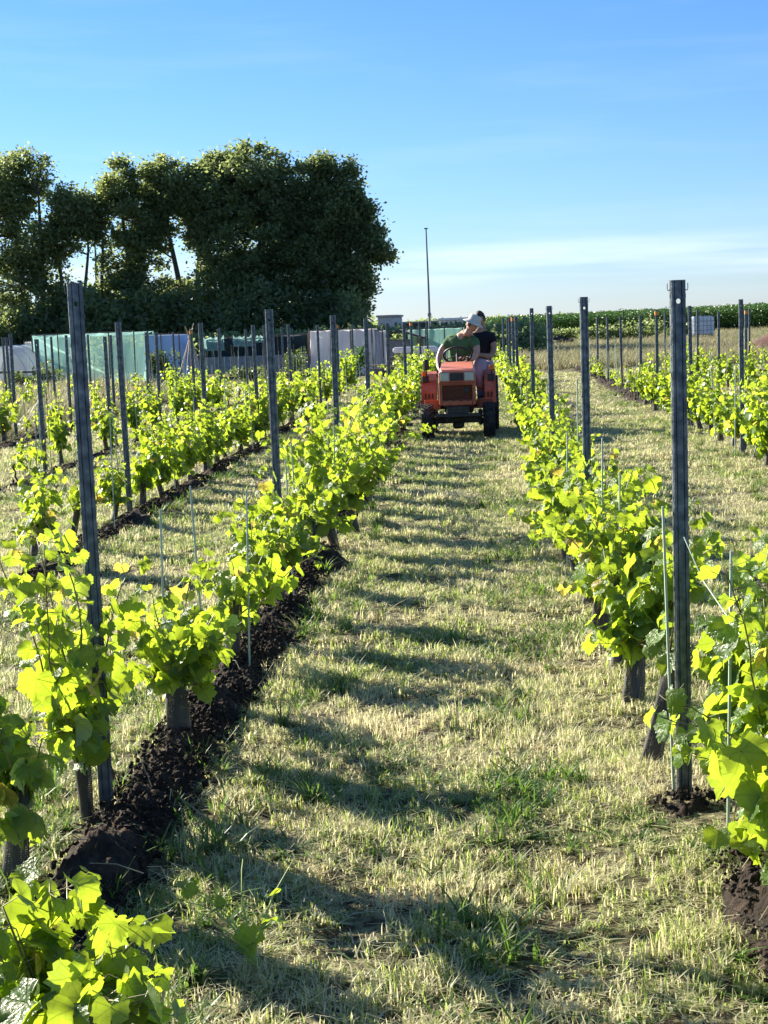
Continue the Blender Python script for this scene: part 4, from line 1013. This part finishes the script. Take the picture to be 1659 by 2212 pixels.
# left side panel in front of the wheel, footboards
for s_ in (-1, 1):
    q = MB(); q.bbox((s_ * .37, .80, .40), (.22, .50, .03), .008); q.bbox((s_ * .37, .56, .46), (.22, .02, .12), .006); q.obj('footboard', MT['red'], T)
q = MB(); q.bbox((-.40, .86, .96), (.085, .05, .15), .02, Matrix.Translation((-.05, 0, .05))); q.tube([(-.45, .9, .84), (-.45, .88, .95)], .01, 6); q.obj('mirror', MT['black'], T)
q = MB(); q.bbox((0, .70, .93), (.36, .14, .20), .03); q.obj('dashboard', MT['red'], T)
Mx = Matrix.Translation((0, .93, 1.13)) @ Matrix.Rotation(R(-35), 4, 'X')
q = MB(); ring = [(.20 + .014 * math.cos(a), .014 * math.sin(a)) for a in [2 * math.pi * k / 8 for k in range(8)]]; q.lathe(ring, 32, M=Mx, closed=True); sw = q.obj('steering_wheel', MT['black'], T, True)
q = MB()
for k in range(3): a = 2 * math.pi * k / 3 + .5; q.tube([(0, 0, 0), (.2 * math.cos(a), .2 * math.sin(a), 0)], .009, 6, M=Mx)
q.tube([(0, 0, .02), (0, 0, -.25)], .02, 8, M=Mx); q.obj('steering_column', MT['black'], sw)
q = MB(); q.bbox((0, 1.62, .66), (.42, .40, .09), .04); q.bbox((0, 1.84, .84), (.42, .08, .30), .04); q.obj('seat', MT['black'], T)
q = MB(); q.bbox((.36, 1.98, .81), (.34, .30, .06), .02); q.obj('passenger_ledge', MT['black'], T)
q = MB(); q.tube([(-.28, .6, .5), (-.29, .75, .85)], .008, 6); q.lathe([(.001, 0), (.02, .005), (.02, .03), (.001, .04)], 8, M=Matrix.Translation((-.29, .75, .84))); q.obj('gear_lever', MT['black'], T)
q = MB(); q.tube([(-.24, .2, .98), (-.24, .2, 1.06)], .018, 8); q.obj('exhaust', MT['iron'], T)

# ---------------------------------------------------------------- trees
def rand_in(rr):
    while True:
        p = Vector((rr.uniform(-1, 1), rr.uniform(-1, 1), rr.uniform(-1, 1)))
        if p.length < 1: return p
def tree(x, y, label, lobes, nclump, nleaf, lsz, mt, seed, trunk_h=2.5, tr=.18, stems=1, surf=.5, name='broadleaf_tree', csize=.42, twigs=True):
    """lobes: (dx, dz, rx, ry, rz) in metres from the foot"""
    rr = random.Random(seed); t = thing(name, label, 'tree', (x, y, 0), 0, 'trees behind the allotment')
    tot = sum(l_[2] * l_[4] for l_ in lobes); cl = []
    for (dx, dz, rx, ry, rz) in lobes:
        for _ in range(int(nclump * rx * rz / tot)):
            p = rand_in(rr); k = p.length
            if rr.random() < surf and k < .7: p = p.normalized() * rr.uniform(.7, 1)
            cl.append(Vector((dx + p.x * rx, p.y * ry, dz + p.z * rz)))
    fo = MB(); vs_, fs_, at_ = [], [], []
    for c in cl:
        if c.z < .3: c.z = .3
        cs = csize * rr.uniform(.6, 1.4)
        for _ in range(int(nleaf * rr.uniform(.6, 1.4))):
            p = c + Vector((rr.gauss(0, .5), rr.gauss(0, .5), rr.gauss(0, .38))) * cs
            a = Vector((rr.gauss(0, 1), rr.gauss(0, 1), rr.gauss(-.2, .7))).normalized(); b_ = a.cross(Vector((rr.gauss(0, .6), rr.gauss(0, .6), 1)))
            b_ = b_.normalized() if b_.length > .05 else a.orthogonal().normalized()
            s_ = lsz * rr.uniform(.6, 1.35); n0 = len(vs_)
            vs_ += [p, p + a * s_ * .5 + b_ * s_ * .32, p + a * s_, p + a * s_ * .5 - b_ * s_ * .32]; fs_.append((n0, n0 + 1, n0 + 2, n0 + 3)); q = rr.random(); at_ += [(.1, .1, q)] * 4
    fo.add(vs_, fs_, at=at_)
    tk = MB(); br = MB()
    zc = sum(c.z for c in cl) / len(cl); top = max(c.z for c in cl)
    hubs = []
    for s_ in range(stems):
        bx = (s_ - (stems - 1) / 2) * .55 + rr.uniform(-.1, .1); ex = bx * 2.4 + lobes[s_ % len(lobes)][0] * .5
        pts_ = [(bx, 0, -.1), (bx + (ex - bx) * .15, 0, trunk_h * .5), (bx + (ex - bx) * .4 + rr.uniform(-.35, .35), rr.uniform(-.1, .1), trunk_h), (bx + (ex - bx) * .8 + rr.uniform(-.4, .4), rr.uniform(-.3, .3), (trunk_h + top) / 2), (ex, rr.uniform(-.3, .3), top * .9)]
        tk.tube(pts_, [tr * 1.25, tr, tr * .85, tr * .5, tr * .12], 9)
        for k in range(9):
            f = .2 + .8 * k / 9; i_ = min(3, int(f * 4)); u_ = f * 4 - i_; hubs.append(Vector(pts_[i_]).lerp(Vector(pts_[i_ + 1]), u_))
    for c in cl:
        if rr.random() < .45: continue
        h = min(hubs, key=lambda q: (q - c).length + max(0, q.z - c.z) * 2 + rr.uniform(0, 1.0)); mid = h.lerp(c, .5) + Vector((rr.gauss(0, .15), rr.gauss(0, .15), -.05))
        r0 = min(.09, .022 * (c - h).length + .014); br.tube([h, mid, c], [r0, r0 * .6, .006], 4, cap=False)
    tk.obj('trunk', MT['tbark'], t, True); tag(br.obj('branches', MT['tbark'], t), kind='stuff')
    tag(fo.obj('crown', MT[mt], t), kind='stuff')
    return t
YT = 74.0; PX = YT / F                       # metres per reference pixel at the tree line
def tx(px): return (px - 1035) * PX
def tz(py, px): return 1.65 + (686 - .03 * (px - 1035) - py) * PX
def lobe(px, py, wx, wz, dy=None): return (px, py, wx, wz, dy or (wx + wz) / 2)
def ptree(cx, label, lob, **k):
    lb = [(tx(px) - tx(cx), tz(py, px), wx * PX, (dy if dy else wx) * PX, wz * PX) for px, py, wx, wz, dy in [(*q, None)[:5] if len(q) == 4 else q for q in lob]]
    off = k.pop('off', 0)
    return tree(tx(cx), YT + off, label, lb, **k)
ptree(60, 'leafy tree at the far left edge with pale trunk and ragged top', [(45, 400, 75, 75), (90, 370, 38, 45), (10, 430, 70, 80), (70, 520, 70, 70), (-50, 460, 60, 110), (100, 590, 45, 60), (20, 600, 80, 60), (110, 650, 70, 45)], nclump=330, nleaf=105, lsz=.19, mt='tree', seed=11, stems=2, trunk_h=3, csize=.5)
ptree(190, 'open tree with forked stems and sky showing under its crown', [(165, 450, 48, 52), (205, 470, 32, 50), (140, 500, 35, 45), (215, 450, 20, 30), (170, 650, 70, 40)], nclump=230, csize=.5, nleaf=95, lsz=.19, mt='tree', seed=12, stems=3, trunk_h=2.6, tr=.12)
ptree(282, 'narrow upright tree between the open tree and the wide ones', [(275, 400, 42, 55), (300, 470, 55, 65), (270, 560, 50, 60), (330, 530, 38, 55), (280, 640, 70, 60)], nclump=260, nleaf=105, lsz=.19, mt='tree', seed=13, trunk_h=2.8)
ptree(405, 'loose crowned tree with sky gaps low in its middle', [(390, 390, 62, 60), (430, 420, 60, 60), (370, 450, 40, 55), (440, 500, 42, 40), (380, 640, 75, 50), (335, 470, 35, 50), (345, 400, 35, 55), (470, 390, 50, 60)], nclump=340, nleaf=95, lsz=.19, mt='tree', seed=14, stems=2, trunk_h=3, off=.6)
ptree(560, 'broad domed tree, the widest and tallest in the group', [(560, 400, 100, 84), (500, 420, 65, 75), (630, 430, 70, 75), (560, 520, 120, 100), (520, 610, 90, 70), (640, 600, 90, 80), (680, 465, 50, 70)], nclump=680, nleaf=105, lsz=.19, mt='tree_dark', seed=15, trunk_h=2, tr=.3, csize=.5)
ptree(735, 'tall dark tree at the right end of the group with stepped right edge', [(720, 382, 26, 52), (768, 412, 26, 54), (742, 470, 56, 75), (792, 490, 28, 48), (806, 530, 36, 42), (832, 548, 26, 20), (760, 600, 56, 55), (700, 560, 60, 80), (738, 655, 62, 45)], nclump=520, nleaf=105, lsz=.19, mt='tree_dark', seed=16, trunk_h=2.2, tr=.25, off=-.8)
# dead tree
t = thing('dead_tree', 'bare grey twiggy tree top between the first two leafy trees', 'tree', (tx(190), YT + 2, 0)); mb = MB(); rr = random.Random(4)
def twig(p, dv, L, rad, dep):
    q = p + dv * L; mb.tube([p, p.lerp(q, .5) + Vector((rr.gauss(0, .03), 0, 0)), q], [rad, rad * .8, rad * .55], 4, cap=False)
    if dep: 
        for _ in range(3): twig(q, (dv + Vector((rr.gauss(0, .35), rr.gauss(0, .3), rr.uniform(0, .3)))).normalized(), L * rr.uniform(.6, .85), rad * .55, dep - 1)
mb.tube([(0, 0, 0), (0, 0, 5)], [.14, .09], 6); twig(Vector((0, 0, 5)), Vector((0, 0, 1)), 1.3, .06, 4); mb.obj('bare_branches', MT['tbark'], t)
# understorey bushes under the trees, each its own
def bush(x, y, w_, h_, label, mt, seed, nl=900, ls=.16, dp=None, name='bush', grp='bushes below the trees', cat='bush'):
    rr = random.Random(seed); t = thing(name, label, cat, (x, y, 0), 0, grp)
    vs_, fs_, at_ = [], [], []; dp = dp or w_; lumps = [(rr.uniform(-.6, .6), rr.uniform(-.6, .6), rr.uniform(.25, .75), rr.uniform(.35, .6)) for _ in range(9)]
    for _ in range(nl):
        a_, b2, c_, q_ = rr.choice(lumps); p = rand_in(rr); p = p.normalized() * rr.uniform(.5, 1)
        P = Vector(((a_ + p.x * q_) * w_ / 2, (b2 + p.y * q_) * dp / 2, max(.03, (c_ + p.z * q_ * .75)) * h_ * .8))
        a = Vector((rr.gauss(0, 1), rr.gauss(0, 1), rr.gauss(.2, .7))).normalized(); b_ = a.orthogonal().normalized(); b_ = Matrix.Rotation(rr.uniform(0, 6), 3, a) @ b_
        s_ = ls * rr.uniform(.6, 1.3); n0 = len(vs_); vs_ += [P, P + a * s_ * .5 + b_ * s_ * .3, P + a * s_, P + a * s_ * .5 - b_ * s_ * .3]; fs_.append((n0, n0 + 1, n0 + 2, n0 + 3)); q = rr.random(); at_ += [(.1, .1, q)] * 4
    fo = MB(); fo.add(vs_, fs_, at=at_); st = MB()
    for k in range(5): st.tube([(rr.uniform(-.05, .05), 0, -.05), (rr.uniform(-.3, .3) * w_, rr.uniform(-.2, .2) * dp, h_ * .6)], [.02 * h_, .006], 4)
    st.obj('stems', MT['tbark'], t); tag(fo.obj('foliage', MT[mt], t), kind='stuff'); return t
for i, (px, wpx, hpx) in enumerate(((-30, 130, 120), (60, 120, 105), (150, 120, 110), (235, 110, 120), (315, 120, 130), (400, 130, 120), (490, 130, 140), (590, 140, 130), (690, 130, 120), (765, 100, 95))):
    bush(tx(px), YT - 2.5 + .5 * (i % 3), wpx * PX * 1.25, hpx * PX + 1.65, 'dark shady bush under the trees, %s from the left' % (['first', 'second', 'third', 'fourth', 'fifth', 'sixth', 'seventh', 'eighth', 'ninth', 'tenth'][i]), 'tree_dark', 60 + i, 3600, .26, 3.0)
for i, (px, wpx, hpx) in enumerate(((0, 190, 90), (180, 180, 80), (360, 180, 80), (540, 190, 90), (700, 170, 80))):
    bush(tx(px), YT + 3.0, wpx * PX * 1.3, hpx * PX + 1.65, 'dark undergrowth filling the gaps between trunks, %s from the left' % ['first', 'second', 'third', 'fourth', 'fifth'][i], 'tree_dark', 80 + i, 4200, .3, 3.0, name='undergrowth_bush', grp='undergrowth behind the trees')
bush(tx(8), YT - 5, 3.0, 3.2, 'yellow green bush catching the sun at the left edge under the trees', 'shrub', 95, 2600, .22, 2)

# ---------------------------------------------------------------- allotment between vineyard and trees
def ay(Y): return lambda px: (px - 1035) * Y / F
def az(Y): return lambda px, py: 1.65 + (686 - .03 * (px - 1035) - py) * Y / F
def sheet(x0, x1, z0, z1, y_, nx_=44, nz_=8, sag=.06, rip=.10, seed=0, dy=0):
    vs, fs = [], []
    for j in range(nz_ + 1):
        for i in range(nx_ + 1):
            u_, v_ = i / nx_, j / nz_
            vs.append((x0 + (x1 - x0) * u_, y_ + dy * u_ + rip * (mnoise.noise(Vector((u_ * 9 + seed, v_ * 2, 0))) + .5 * mnoise.noise(Vector((u_ * 26 + v_ * 9, v_ * 3, seed)))), z0 + (z1 - z0) * v_ - sag * abs(math.sin(u_ * math.pi * 3)) * v_))
    for j in range(nz_):
        for i in range(nx_): a = j * (nx_ + 1) + i; fs.append((a, a + 1, a + nx_ + 2, a + nx_ + 1))
    mb = MB(); mb.add(vs, fs); return mb
def cage(name, label, cat, px0, px1, pytop, Y, depth, cover, roof=True, nposts=4, sag=.06, seed=0, side=True, skirt=0):
    X, Z = ay(Y), az(Y); x0, x1 = X(px0), X(px1); top = Z((px0 + px1) / 2, pytop); t = thing(name, label, cat, ((x0 + x1) / 2, Y, 0)); w_ = x1 - x0
    p = sheet(-w_ / 2, w_ / 2, skirt, top, 0, sag=sag, seed=seed).obj('front_sheet', cover, t, True)
    if side:
        for s_ in (-1, 1):
            sheet(0, depth, skirt, top, 0, 8, 4, sag, .04, seed + 5).obj('side_sheet', cover, t, True).matrix_local = Matrix.Translation((s_ * w_ / 2, 0, 0)) @ Matrix.Rotation(math.pi / 2, 4, 'Z')
    if roof:
        vs, fs = [], []
        for j in range(7):
            for i in range(17): vs.append((-w_ / 2 + w_ * i / 16, depth * j / 6, top - .02 - sag * abs(math.sin(i / 16 * math.pi * 4)) * .8))
        for j in range(6):
            for i in range(16): a = j * 17 + i; fs.append((a, a + 1, a + 18, a + 17))
        q = MB(); q.add(vs, fs); q.obj('top_sheet', cover, t, True)
    for k in range(nposts):
        xx = -w_ / 2 + w_ * k / (nposts - 1); q = MB(); q.tube([(xx, -.03, -.1), (xx + random.uniform(-.03, .03), -.03, top + .03)], .022, 6); q.obj('pole', MT['wood'], t)
    q = MB(); q.tube([(-w_ / 2, -.03, top), (w_ / 2, -.03, top + .01)], .02, 6); q.obj('top_rail', MT['wood'], t)
    return t
# polytunnel at the left edge
Y = 46.0; X, Z = ay(Y), az(Y)
t = thing('polytunnel', 'white arched polytunnel cut off by the left edge', 'polytunnel', (X(-20), Y, 0)); q = MB(); vs, fs = [], []
for j in range(7):
    for i in range(17): a = math.pi * i / 16; vs.append((-.92 * math.cos(a), .5 * j, 1.32 * math.sin(a) ** .8))
for j in range(6):
    for i in range(16): a = j * 17 + i; fs.append((a, a + 1, a + 18, a + 17))
q.add(vs, fs); q.add(vs[:17], [tuple(range(17))]); q.obj('cover', MT['poly'], t, True)
for j in range(4):
    q = MB(); q.tube([(-.93 * math.cos(math.pi * i / 16), j, 1.33 * math.sin(math.pi * i / 16) ** .8) for i in range(17)], .018, 5); q.obj('hoop', MT['white'], t)
q = MB(); q.tube([(.0, -.03, .55), (1.35, -.03, .52)], .03, 6); q.obj('handrail', MT['wood'], t)
cage('netting_cage', 'turquoise netting cage beside the polytunnel, behind the vines', 'netting', 62, 285, 713, 48.0, 3.0, MT['net'], nposts=5, sag=.12, seed=1)
cage('fleece_screen', 'small white sheeted frame between polytunnel and turquoise netting', 'screen', 42, 66, 730, 50.5, 1.5, MT['netw'], nposts=2, sag=.02, seed=2)
# blue sheeted tent
Y = 50.0; X, Z = ay(Y), az(Y)
t = thing('sheeted_tent', 'pale blue sheet over a low frame right of the turquoise netting', 'tent', (X(352), Y, 0)); zt = Z(350, 718)
q = MB(); q.prism([(-.85, 0), (-.62, zt), (.50, zt - .02), (.85, 0)], 0, 2.0); q.obj('cover', MT['blue'], t)
for xx in (-.62, -.1, .5): 
    q = MB(); q.tube([(xx, -.05, 0), (xx, -.05, zt + .06)], .02, 6); q.obj('pole', MT['wood'], t)
q = MB(); q.tube([(-.9, -.05, zt + .05), (1.0, -.05, zt + .02)], .018, 6); q.obj('top_rail', MT['wood'], t)
# bean teepee
Y = 44.0; X, Z = ay(Y), az(Y)
t = thing('cane_teepee', 'teepee of bamboo canes tied at the top with straw', 'teepee', (X(408), Y, 0)); zt = Z(408, 722)
for k in range(7):
    a = 2 * math.pi * k / 7; q = MB(); q.tube([(.5 * math.cos(a), .5 * math.sin(a), -.05), (0, 0, zt), (-.11 * math.cos(a) * random.uniform(.7, 1.6), -.11 * math.sin(a), zt + random.uniform(.2, .4))], .012, 5); q.obj('cane', MT['cane'], t)
q = MB(); q.lathe([(.03, zt - .12), (.055, zt - .05), (.05, zt + .04), (.10, zt + .16)], 9); q.obj('straw_tie', MT['cane'], t)
# dark shade building with net draped
Y = 50.0
t = cage('shade_structure', 'long dark net covered structure with drooping green netting along its top', 'shade structure', 436, 665, 722, Y, 4.0, MT['netd'], nposts=8, sag=.05, seed=3, skirt=.55)
X, Z = ay(Y), az(Y)
q = MB(); q.bbox((0, -.10, .42), (X(665) - X(436), .06, .55), .01); q.obj('low_wall', MT['greywall'], t)
for k, (a_, b2) in enumerate(((-1.7, -1.0), (-.7, -.1), (-.05, .35))):
    o = sheet(a_, b2, Z(550, 722) - .42 + .1 * k, Z(550, 717), -.14, 8, 4, .12, .08, 30 + k).obj('green_drape', MT['net'], t, True)
# shrub clumps in front
bush(ay(47)(130), 45, 1.2, 1.0, 'green shrub in front of the turquoise netting', 'shrub', 101, 900, .11, grp='allotment shrubs')
bush(ay(47)(95), 44, .9, .8, 'low grey green shrub left of the netting', 'shrub', 102, 700, .10, grp='allotment shrubs')
bush(ay(47)(345), 47, 1.1, 1.35, 'climbing leafy plant before the pale blue sheet', 'shrub', 103, 900, .11, grp='allotment shrubs')
bush(ay(46)(640), 45, .9, 1.2, 'feathery olive bush right of the dark structure', 'shrub', 104, 900, .08, grp='allotment shrubs')
bush(ay(46)(775), 45, .7, 1.1, 'bright green bush before the white fleece screen', 'crop', 105, 600, .10, grp='allotment shrubs')
bush(ay(46)(540), 46, 1.6, .55, 'low dark bean plants below the grey wall', 'shrub', 106, 900, .12, grp='allotment shrubs')
bush(ay(46)(665), 52, 1.0, 1.95, 'pale dry branchy shrub rising above the dark structure', 'shrub', 107, 500, .10, grp='allotment shrubs')
bush(ay(43)(865), 43, .5, .95, 'small yellow green shrub before the pallets', 'shrub', 108, 400, .09, grp='allotment shrubs')
cage('fleece_screen', 'wide white fleece screen in the middle of the allotment', 'screen', 668, 805, 709, 49.0, 2.2, MT['netw'], nposts=4, sag=.03, seed=6)
cage('fleece_screen', 'narrower white fleece screen right of the wide one', 'screen', 803, 828, 712, 49.8, 1.2, MT['netw'], nposts=2, sag=.02, seed=7)
# shed
Y = 52.0; X, Z = ay(Y), az(Y)
t = thing('garden_shed', 'open timber shed with dark pitched roof and grey store inside', 'shed', (X(862), Y, 0)); w_ = .85; ze = Z(862, 728)
q = MB(); q.prism([(-w_, ze), (0, ze + .28), (w_, ze), (w_, ze - .06), (0, ze + .22), (-w_, ze - .06)], -.1, 1.6); q.obj('roof', MT['roof'], t)
for s_ in (-1, 1):
    q = MB(); q.bbox((s_ * (w_ - .1), 0, ze / 2), (.10, .10, ze), .01); q.obj('post', MT['woodo'], t)
q = MB(); q.bbox((-.15, .5, .62), (1.0, .5, .78), .02); q.obj('grey_store', MT['greywall'], t)
for k in range(7):
    q = MB(); q.bbox((.62, .12 + .2 * k, ze / 2), (.03, .19, ze - .05), .004); q.obj('plank', MT['woodo'], t)
# green net to the right of the shed
cage('netting_cage', 'pale green netting frame behind the tractor driver', 'netting', 880, 1000, 708, 53.0, 2.0, MT['net'], nposts=4, sag=.03, seed=9)
# IBC tank in its cage, and pallets, and a covered trailer
def ibc(x, y, label, s=1.0, grp=None):
    t = thing('water_tank', label, 'tank', (x, y, 0), 0, grp); t.scale = (s, s, s)
    q = MB(); q.bbox((0, 0, .66), (1.1, .95, .95), .08); q.obj('tank', MT['tank'], t)
    q = MB(); q.lathe([(.10, 1.13), (.10, 1.18), (.001, 1.18)], 12); q.obj('lid', MT['black'], t)
    q = MB()
    for k in range(7): xx = -.57 + 1.14 * k / 6; q.tube([(xx, -.50, .15), (xx, -.50, 1.15)], .010, 4)
    for k in range(5): q.tube([(-.57, -.50, .2 + .23 * k), (.57, -.50, .2 + .23 * k)], .010, 4)
    q.obj('wire_cage', MT['steel'], t)
    q = MB(); q.box((0, 0, .12), (1.15, 1.0, .03))
    for k in (-1, 0, 1): q.box((k * .5, 0, .05), (.12, 1.0, .1))
    q.obj('pallet_base', MT['black'], t); return t
ibc(ay(47)(918), 47, 'white water tank in a wire cage left of the tractor', .72, 'white caged water tanks')
def pallet_stack(x, y, n_, label):
    t = thing('pallet_stack', label, 'pallets', (x, y, 0))
    for k in range(n_):
        z = .06 + .13 * k
        for j in range(5): q = MB(); q.box((0, -.4 + .2 * j, z + .05), (1.1, .10, .018)); q.obj('slat', MT['wood'], t)
        for j in (-1, 0, 1): q = MB(); q.box((j * .5, 0, z), (.09, .9, .08)); q.obj('block', MT['wood'], t)
pallet_stack(ay(44)(885), 44, 5, 'stack of dark wooden pallets left of the tractor')
pallet_stack(ay(45)(825), 45.5, 3, 'lower stack of pallets left of the tall one')
t = thing('sheeted_table', 'low table under a white sheet above the pallet stack', 'table', (ay(46)(895), 46, 0)); q = MB(); q.bbox((0, 0, .78), (1.3, .7, .16), .05); q.obj('white_sheet', MT['netw'], t)
for a_ in (-.5, .5):
    for b2 in (-.25, .25): q = MB(); q.box((a_, b2, .36), (.06, .06, .72)); q.obj('leg', MT['wood'], t)

# ---------------------------------------------------------------- horizon: mast, buildings, crops
def far_building(px0, px1, pytop, Y, depth, wall, roofm, label, windows=0, over=.3):
    X, Z = ay(Y), az(Y); x0, x1 = X(px0), X(px1); top = Z((px0 + px1) / 2, pytop); t = thing('farm_building', label, 'building', ((x0 + x1) / 2, Y, 0)); w_ = x1 - x0
    q = MB(); q.bbox((0, depth / 2, top / 2 - .1), (w_, depth, top - .2), .05); q.obj('wall', wall, t)
    q = MB(); q.bbox((0, depth / 2, top - .1), (w_ + over, depth + over, .2), .05); q.obj('roof', roofm, t)
    for k in range(windows):
        xx = -w_ / 2 + w_ * (k + .5) / windows; q = MB(); q.bbox((xx, -.03, top * .72), (w_ / windows * .5, .08, top * .16), .02); q.obj('window', MT['black'], t)
far_building(817, 857, 679, 150, 12, MT['render'], MT['greywall'], 'grey boxy building at the right foot of the trees')
far_building(858, 948, 693, 170, 14, MT['roof'], MT['greywall'], 'low dark barn left of the mast', 5)
far_building(950, 1010, 686, 130, 14, MT['white'], MT['white'], 'long white roofed greenhouse behind the driver', 6)
far_building(1290, 1440, 673, 230, 20, MT['white'], MT['roof'], 'long pale building on the horizon between the right hand posts', 8)
far_building(1045, 1110, 685, 210, 20, MT['white'], MT['roof'], 'low pale building just right of the passenger', 4)
Y = 140.0; X, Z = ay(Y), az(Y)
t = thing('lighting_mast', 'tall thin mast rising alone behind the tractor', 'mast', (X(929), Y, 0)); zt = Z(925, 497)
q = MB(); q.tube([(0, 0, 0), (0, 0, zt * .4), (-.05, 0, zt)], [.13, .09, .06], 8); q.obj('pole', MT['steel'], t)
q = MB(); q.bbox((-.05, 0, zt), (.36, .2, .10), .03); q.obj('lamp_head', MT['steel'], t)
q = MB(); q.lathe([(.10, 1.9), (.17, 1.95), (.17, 2.2), (.09, 2.25)], 10); q.obj('collar', MT['steel'], t)
# leaf clumps library and the crop field / far hedge
def clump_mesh(seed, mt, n_=60, s0=.16, w_=.45, h_=.6):
    rr = random.Random(seed); vs, fs, at = [], [], []
    for _ in range(n_):
        p = rand_in(rr); P = Vector((p.x * w_, p.y * w_, h_ * (p.z + 1) / 2)); a = Vector((p.x + rr.gauss(0, .5), p.y + rr.gauss(0, .5), rr.uniform(-.2, .8))).normalized(); b_ = Matrix.Rotation(rr.uniform(0, 6), 3, a) @ a.orthogonal().normalized()
        s_ = s0 * rr.uniform(.7, 1.3); n0 = len(vs); vs += [P, P + a * s_ * .5 + b_ * s_ * .36, P + a * s_, P + a * s_ * .5 - b_ * s_ * .36]; fs.append((n0, n0 + 1, n0 + 2, n0 + 3)); q = rr.random(); at += [(.1, .1, q)] * 4
    mb = MB(); mb.add(vs, fs, at=at); return mb.mesh('leaf_clump', MT[mt])
cl = [clump_mesh(200 + k, 'crop', 170, .13, .5, 1.0) for k in range(4)]
pts = []; rr = random.Random(8)
for r_ in range(9):
    y = 112 + r_ * 1.5; x = 1.0
    while x < 38:
        hh = 1.52 + .014 * x + .02 * r_ + .09 * mnoise.noise(Vector((x, r_, 0))) * 2
        for z0 in (.0, .3, .58): pts.append((x + rr.uniform(-.2, .2), y + rr.uniform(-.2, .2), z0 * hh, rr.uniform(0, 6.28), rr.uniform(.9, 1.2), rr.uniform(.36, .44) * hh, rr.randrange(4)))
        x += .5
scatter('crop_field', 'tall dark green crop growing in a block beyond the dry field', pts, cl)
cl2 = [clump_mesh(220 + k, 'tree_dark', 260, .26, 1.5, 1.35) for k in range(3)]
pts = [(rr.uniform(-60, 70), 190 + rr.uniform(0, 14), 0, rr.uniform(0, 6.28), rr.uniform(1, 1.8), rr.uniform(.7, 1.3), rr.randrange(3)) for _ in range(900)]
scatter('far_hedge', 'low dark line of hedges and scrub along the horizon', pts, cl2)
cl3 = [clump_mesh(230 + k, 'tree_dark', 170, .18, .8, 1.2) for k in range(3)]
pts = [(rr.uniform(-16, 2), 62 + rr.uniform(0, 4), 0, rr.uniform(0, 6.28), rr.uniform(1, 1.4), rr.uniform(.9, 1.3), rr.randrange(3)) for _ in range(160)]
scatter('back_hedge', 'dark hedge behind the allotment nets', pts, cl3)
for i, (px, w_, h_, Y, lab) in enumerate(((1300, 3.3, 1.25, 82, 'dark bush on the dry field before the crop, left of two'), (1380, 4.2, 1.6, 82, 'largest dark bush on the dry field before the crop'), (1215, 2.8, 1.0, 86, 'low dark scrub beside the dark log pile'), (1460, 2.2, 1.1, 84, 'small bush left of the white tank on the field'))):
    bush(ay(Y)(px), Y, w_, h_, lab, 'tree_dark' if i < 3 else 'shrub', 130 + i, 1500, .16, 1.5, grp='bushes on the dry field')
tk_ = ibc(ay(80)(1506), 80, 'white caged water tank standing on the dry field, right side', 1.0, 'white caged water tanks'); tk_.location.z = .15
for s_ in (-1, 1):
    q = MB(); q.lathe([(.001, -.06), (.16, -.06), (.17, 0), (.16, .06), (.001, .06)], 12, M=Matrix.Translation((s_ * .45, -.4, .0)) @ Matrix.Rotation(math.pi / 2, 4, 'Y')); q.obj('wheel', MT['tyre'], tk_)
# log pile
t = thing('log_pile', 'pile of dark logs and roots at the edge of the dry field', 'logs', (ay(76)(1195), 76, 0)); rr = random.Random(2)
for k in range(12):
    a = rr.uniform(-.5, .5); x_, z_ = rr.uniform(-.6, .6), rr.uniform(.1, .5); q = MB(); q.tube([(x_ - .4 * math.cos(a), rr.uniform(-.3, .3), z_ - .4 * math.sin(a)), (x_ + .4 * math.cos(a), rr.uniform(-.3, .3), z_ + .4 * math.sin(a) * .6)], [.09, .07], 7); q.obj('log', MT['log'], t)
# earth heap at right edge
vs, fs = [], []
for j in range(15):
    for i in range(21):
        u_, v_ = i / 20 * 2 - 1, j / 14 * 2 - 1; z = 1.15 * max(0, 1 - (u_ * u_ + v_ * v_) ** .5) + .10 * mnoise.noise(Vector((u_ * 4, v_ * 4, 0))) - .03
        vs.append((u_ * 2.4, v_ * 1.6, z))
for j in range(14):
    for i in range(20): a = j * 21 + i; fs.append((a, a + 1, a + 22, a + 21))
q = MB(); q.add(vs, fs); o = q.obj('earth_heap', MT['rust'], None, True, (ay(56)(1700), 56, 0)); tag(o, 'red brown heap of earth at the right edge beyond the vines', 'earth heap')
# white bag among the vines on the right
q = MB(); q.lathe([(.001, 0), (.10, .01), (.12, .12), (.08, .24), (.03, .30), (.05, .36), (.04, .38)], 10); o = q.obj('plastic_bag', MT['netw'], None, True, (ay(33)(1586), 33, .1)); tag(o, 'small white tied plastic bag among the far vines on the right', 'bag')
print('objects', len(bpy.data.objects), 'tris', sum(len(m_.polygons) for m_ in bpy.data.meshes))
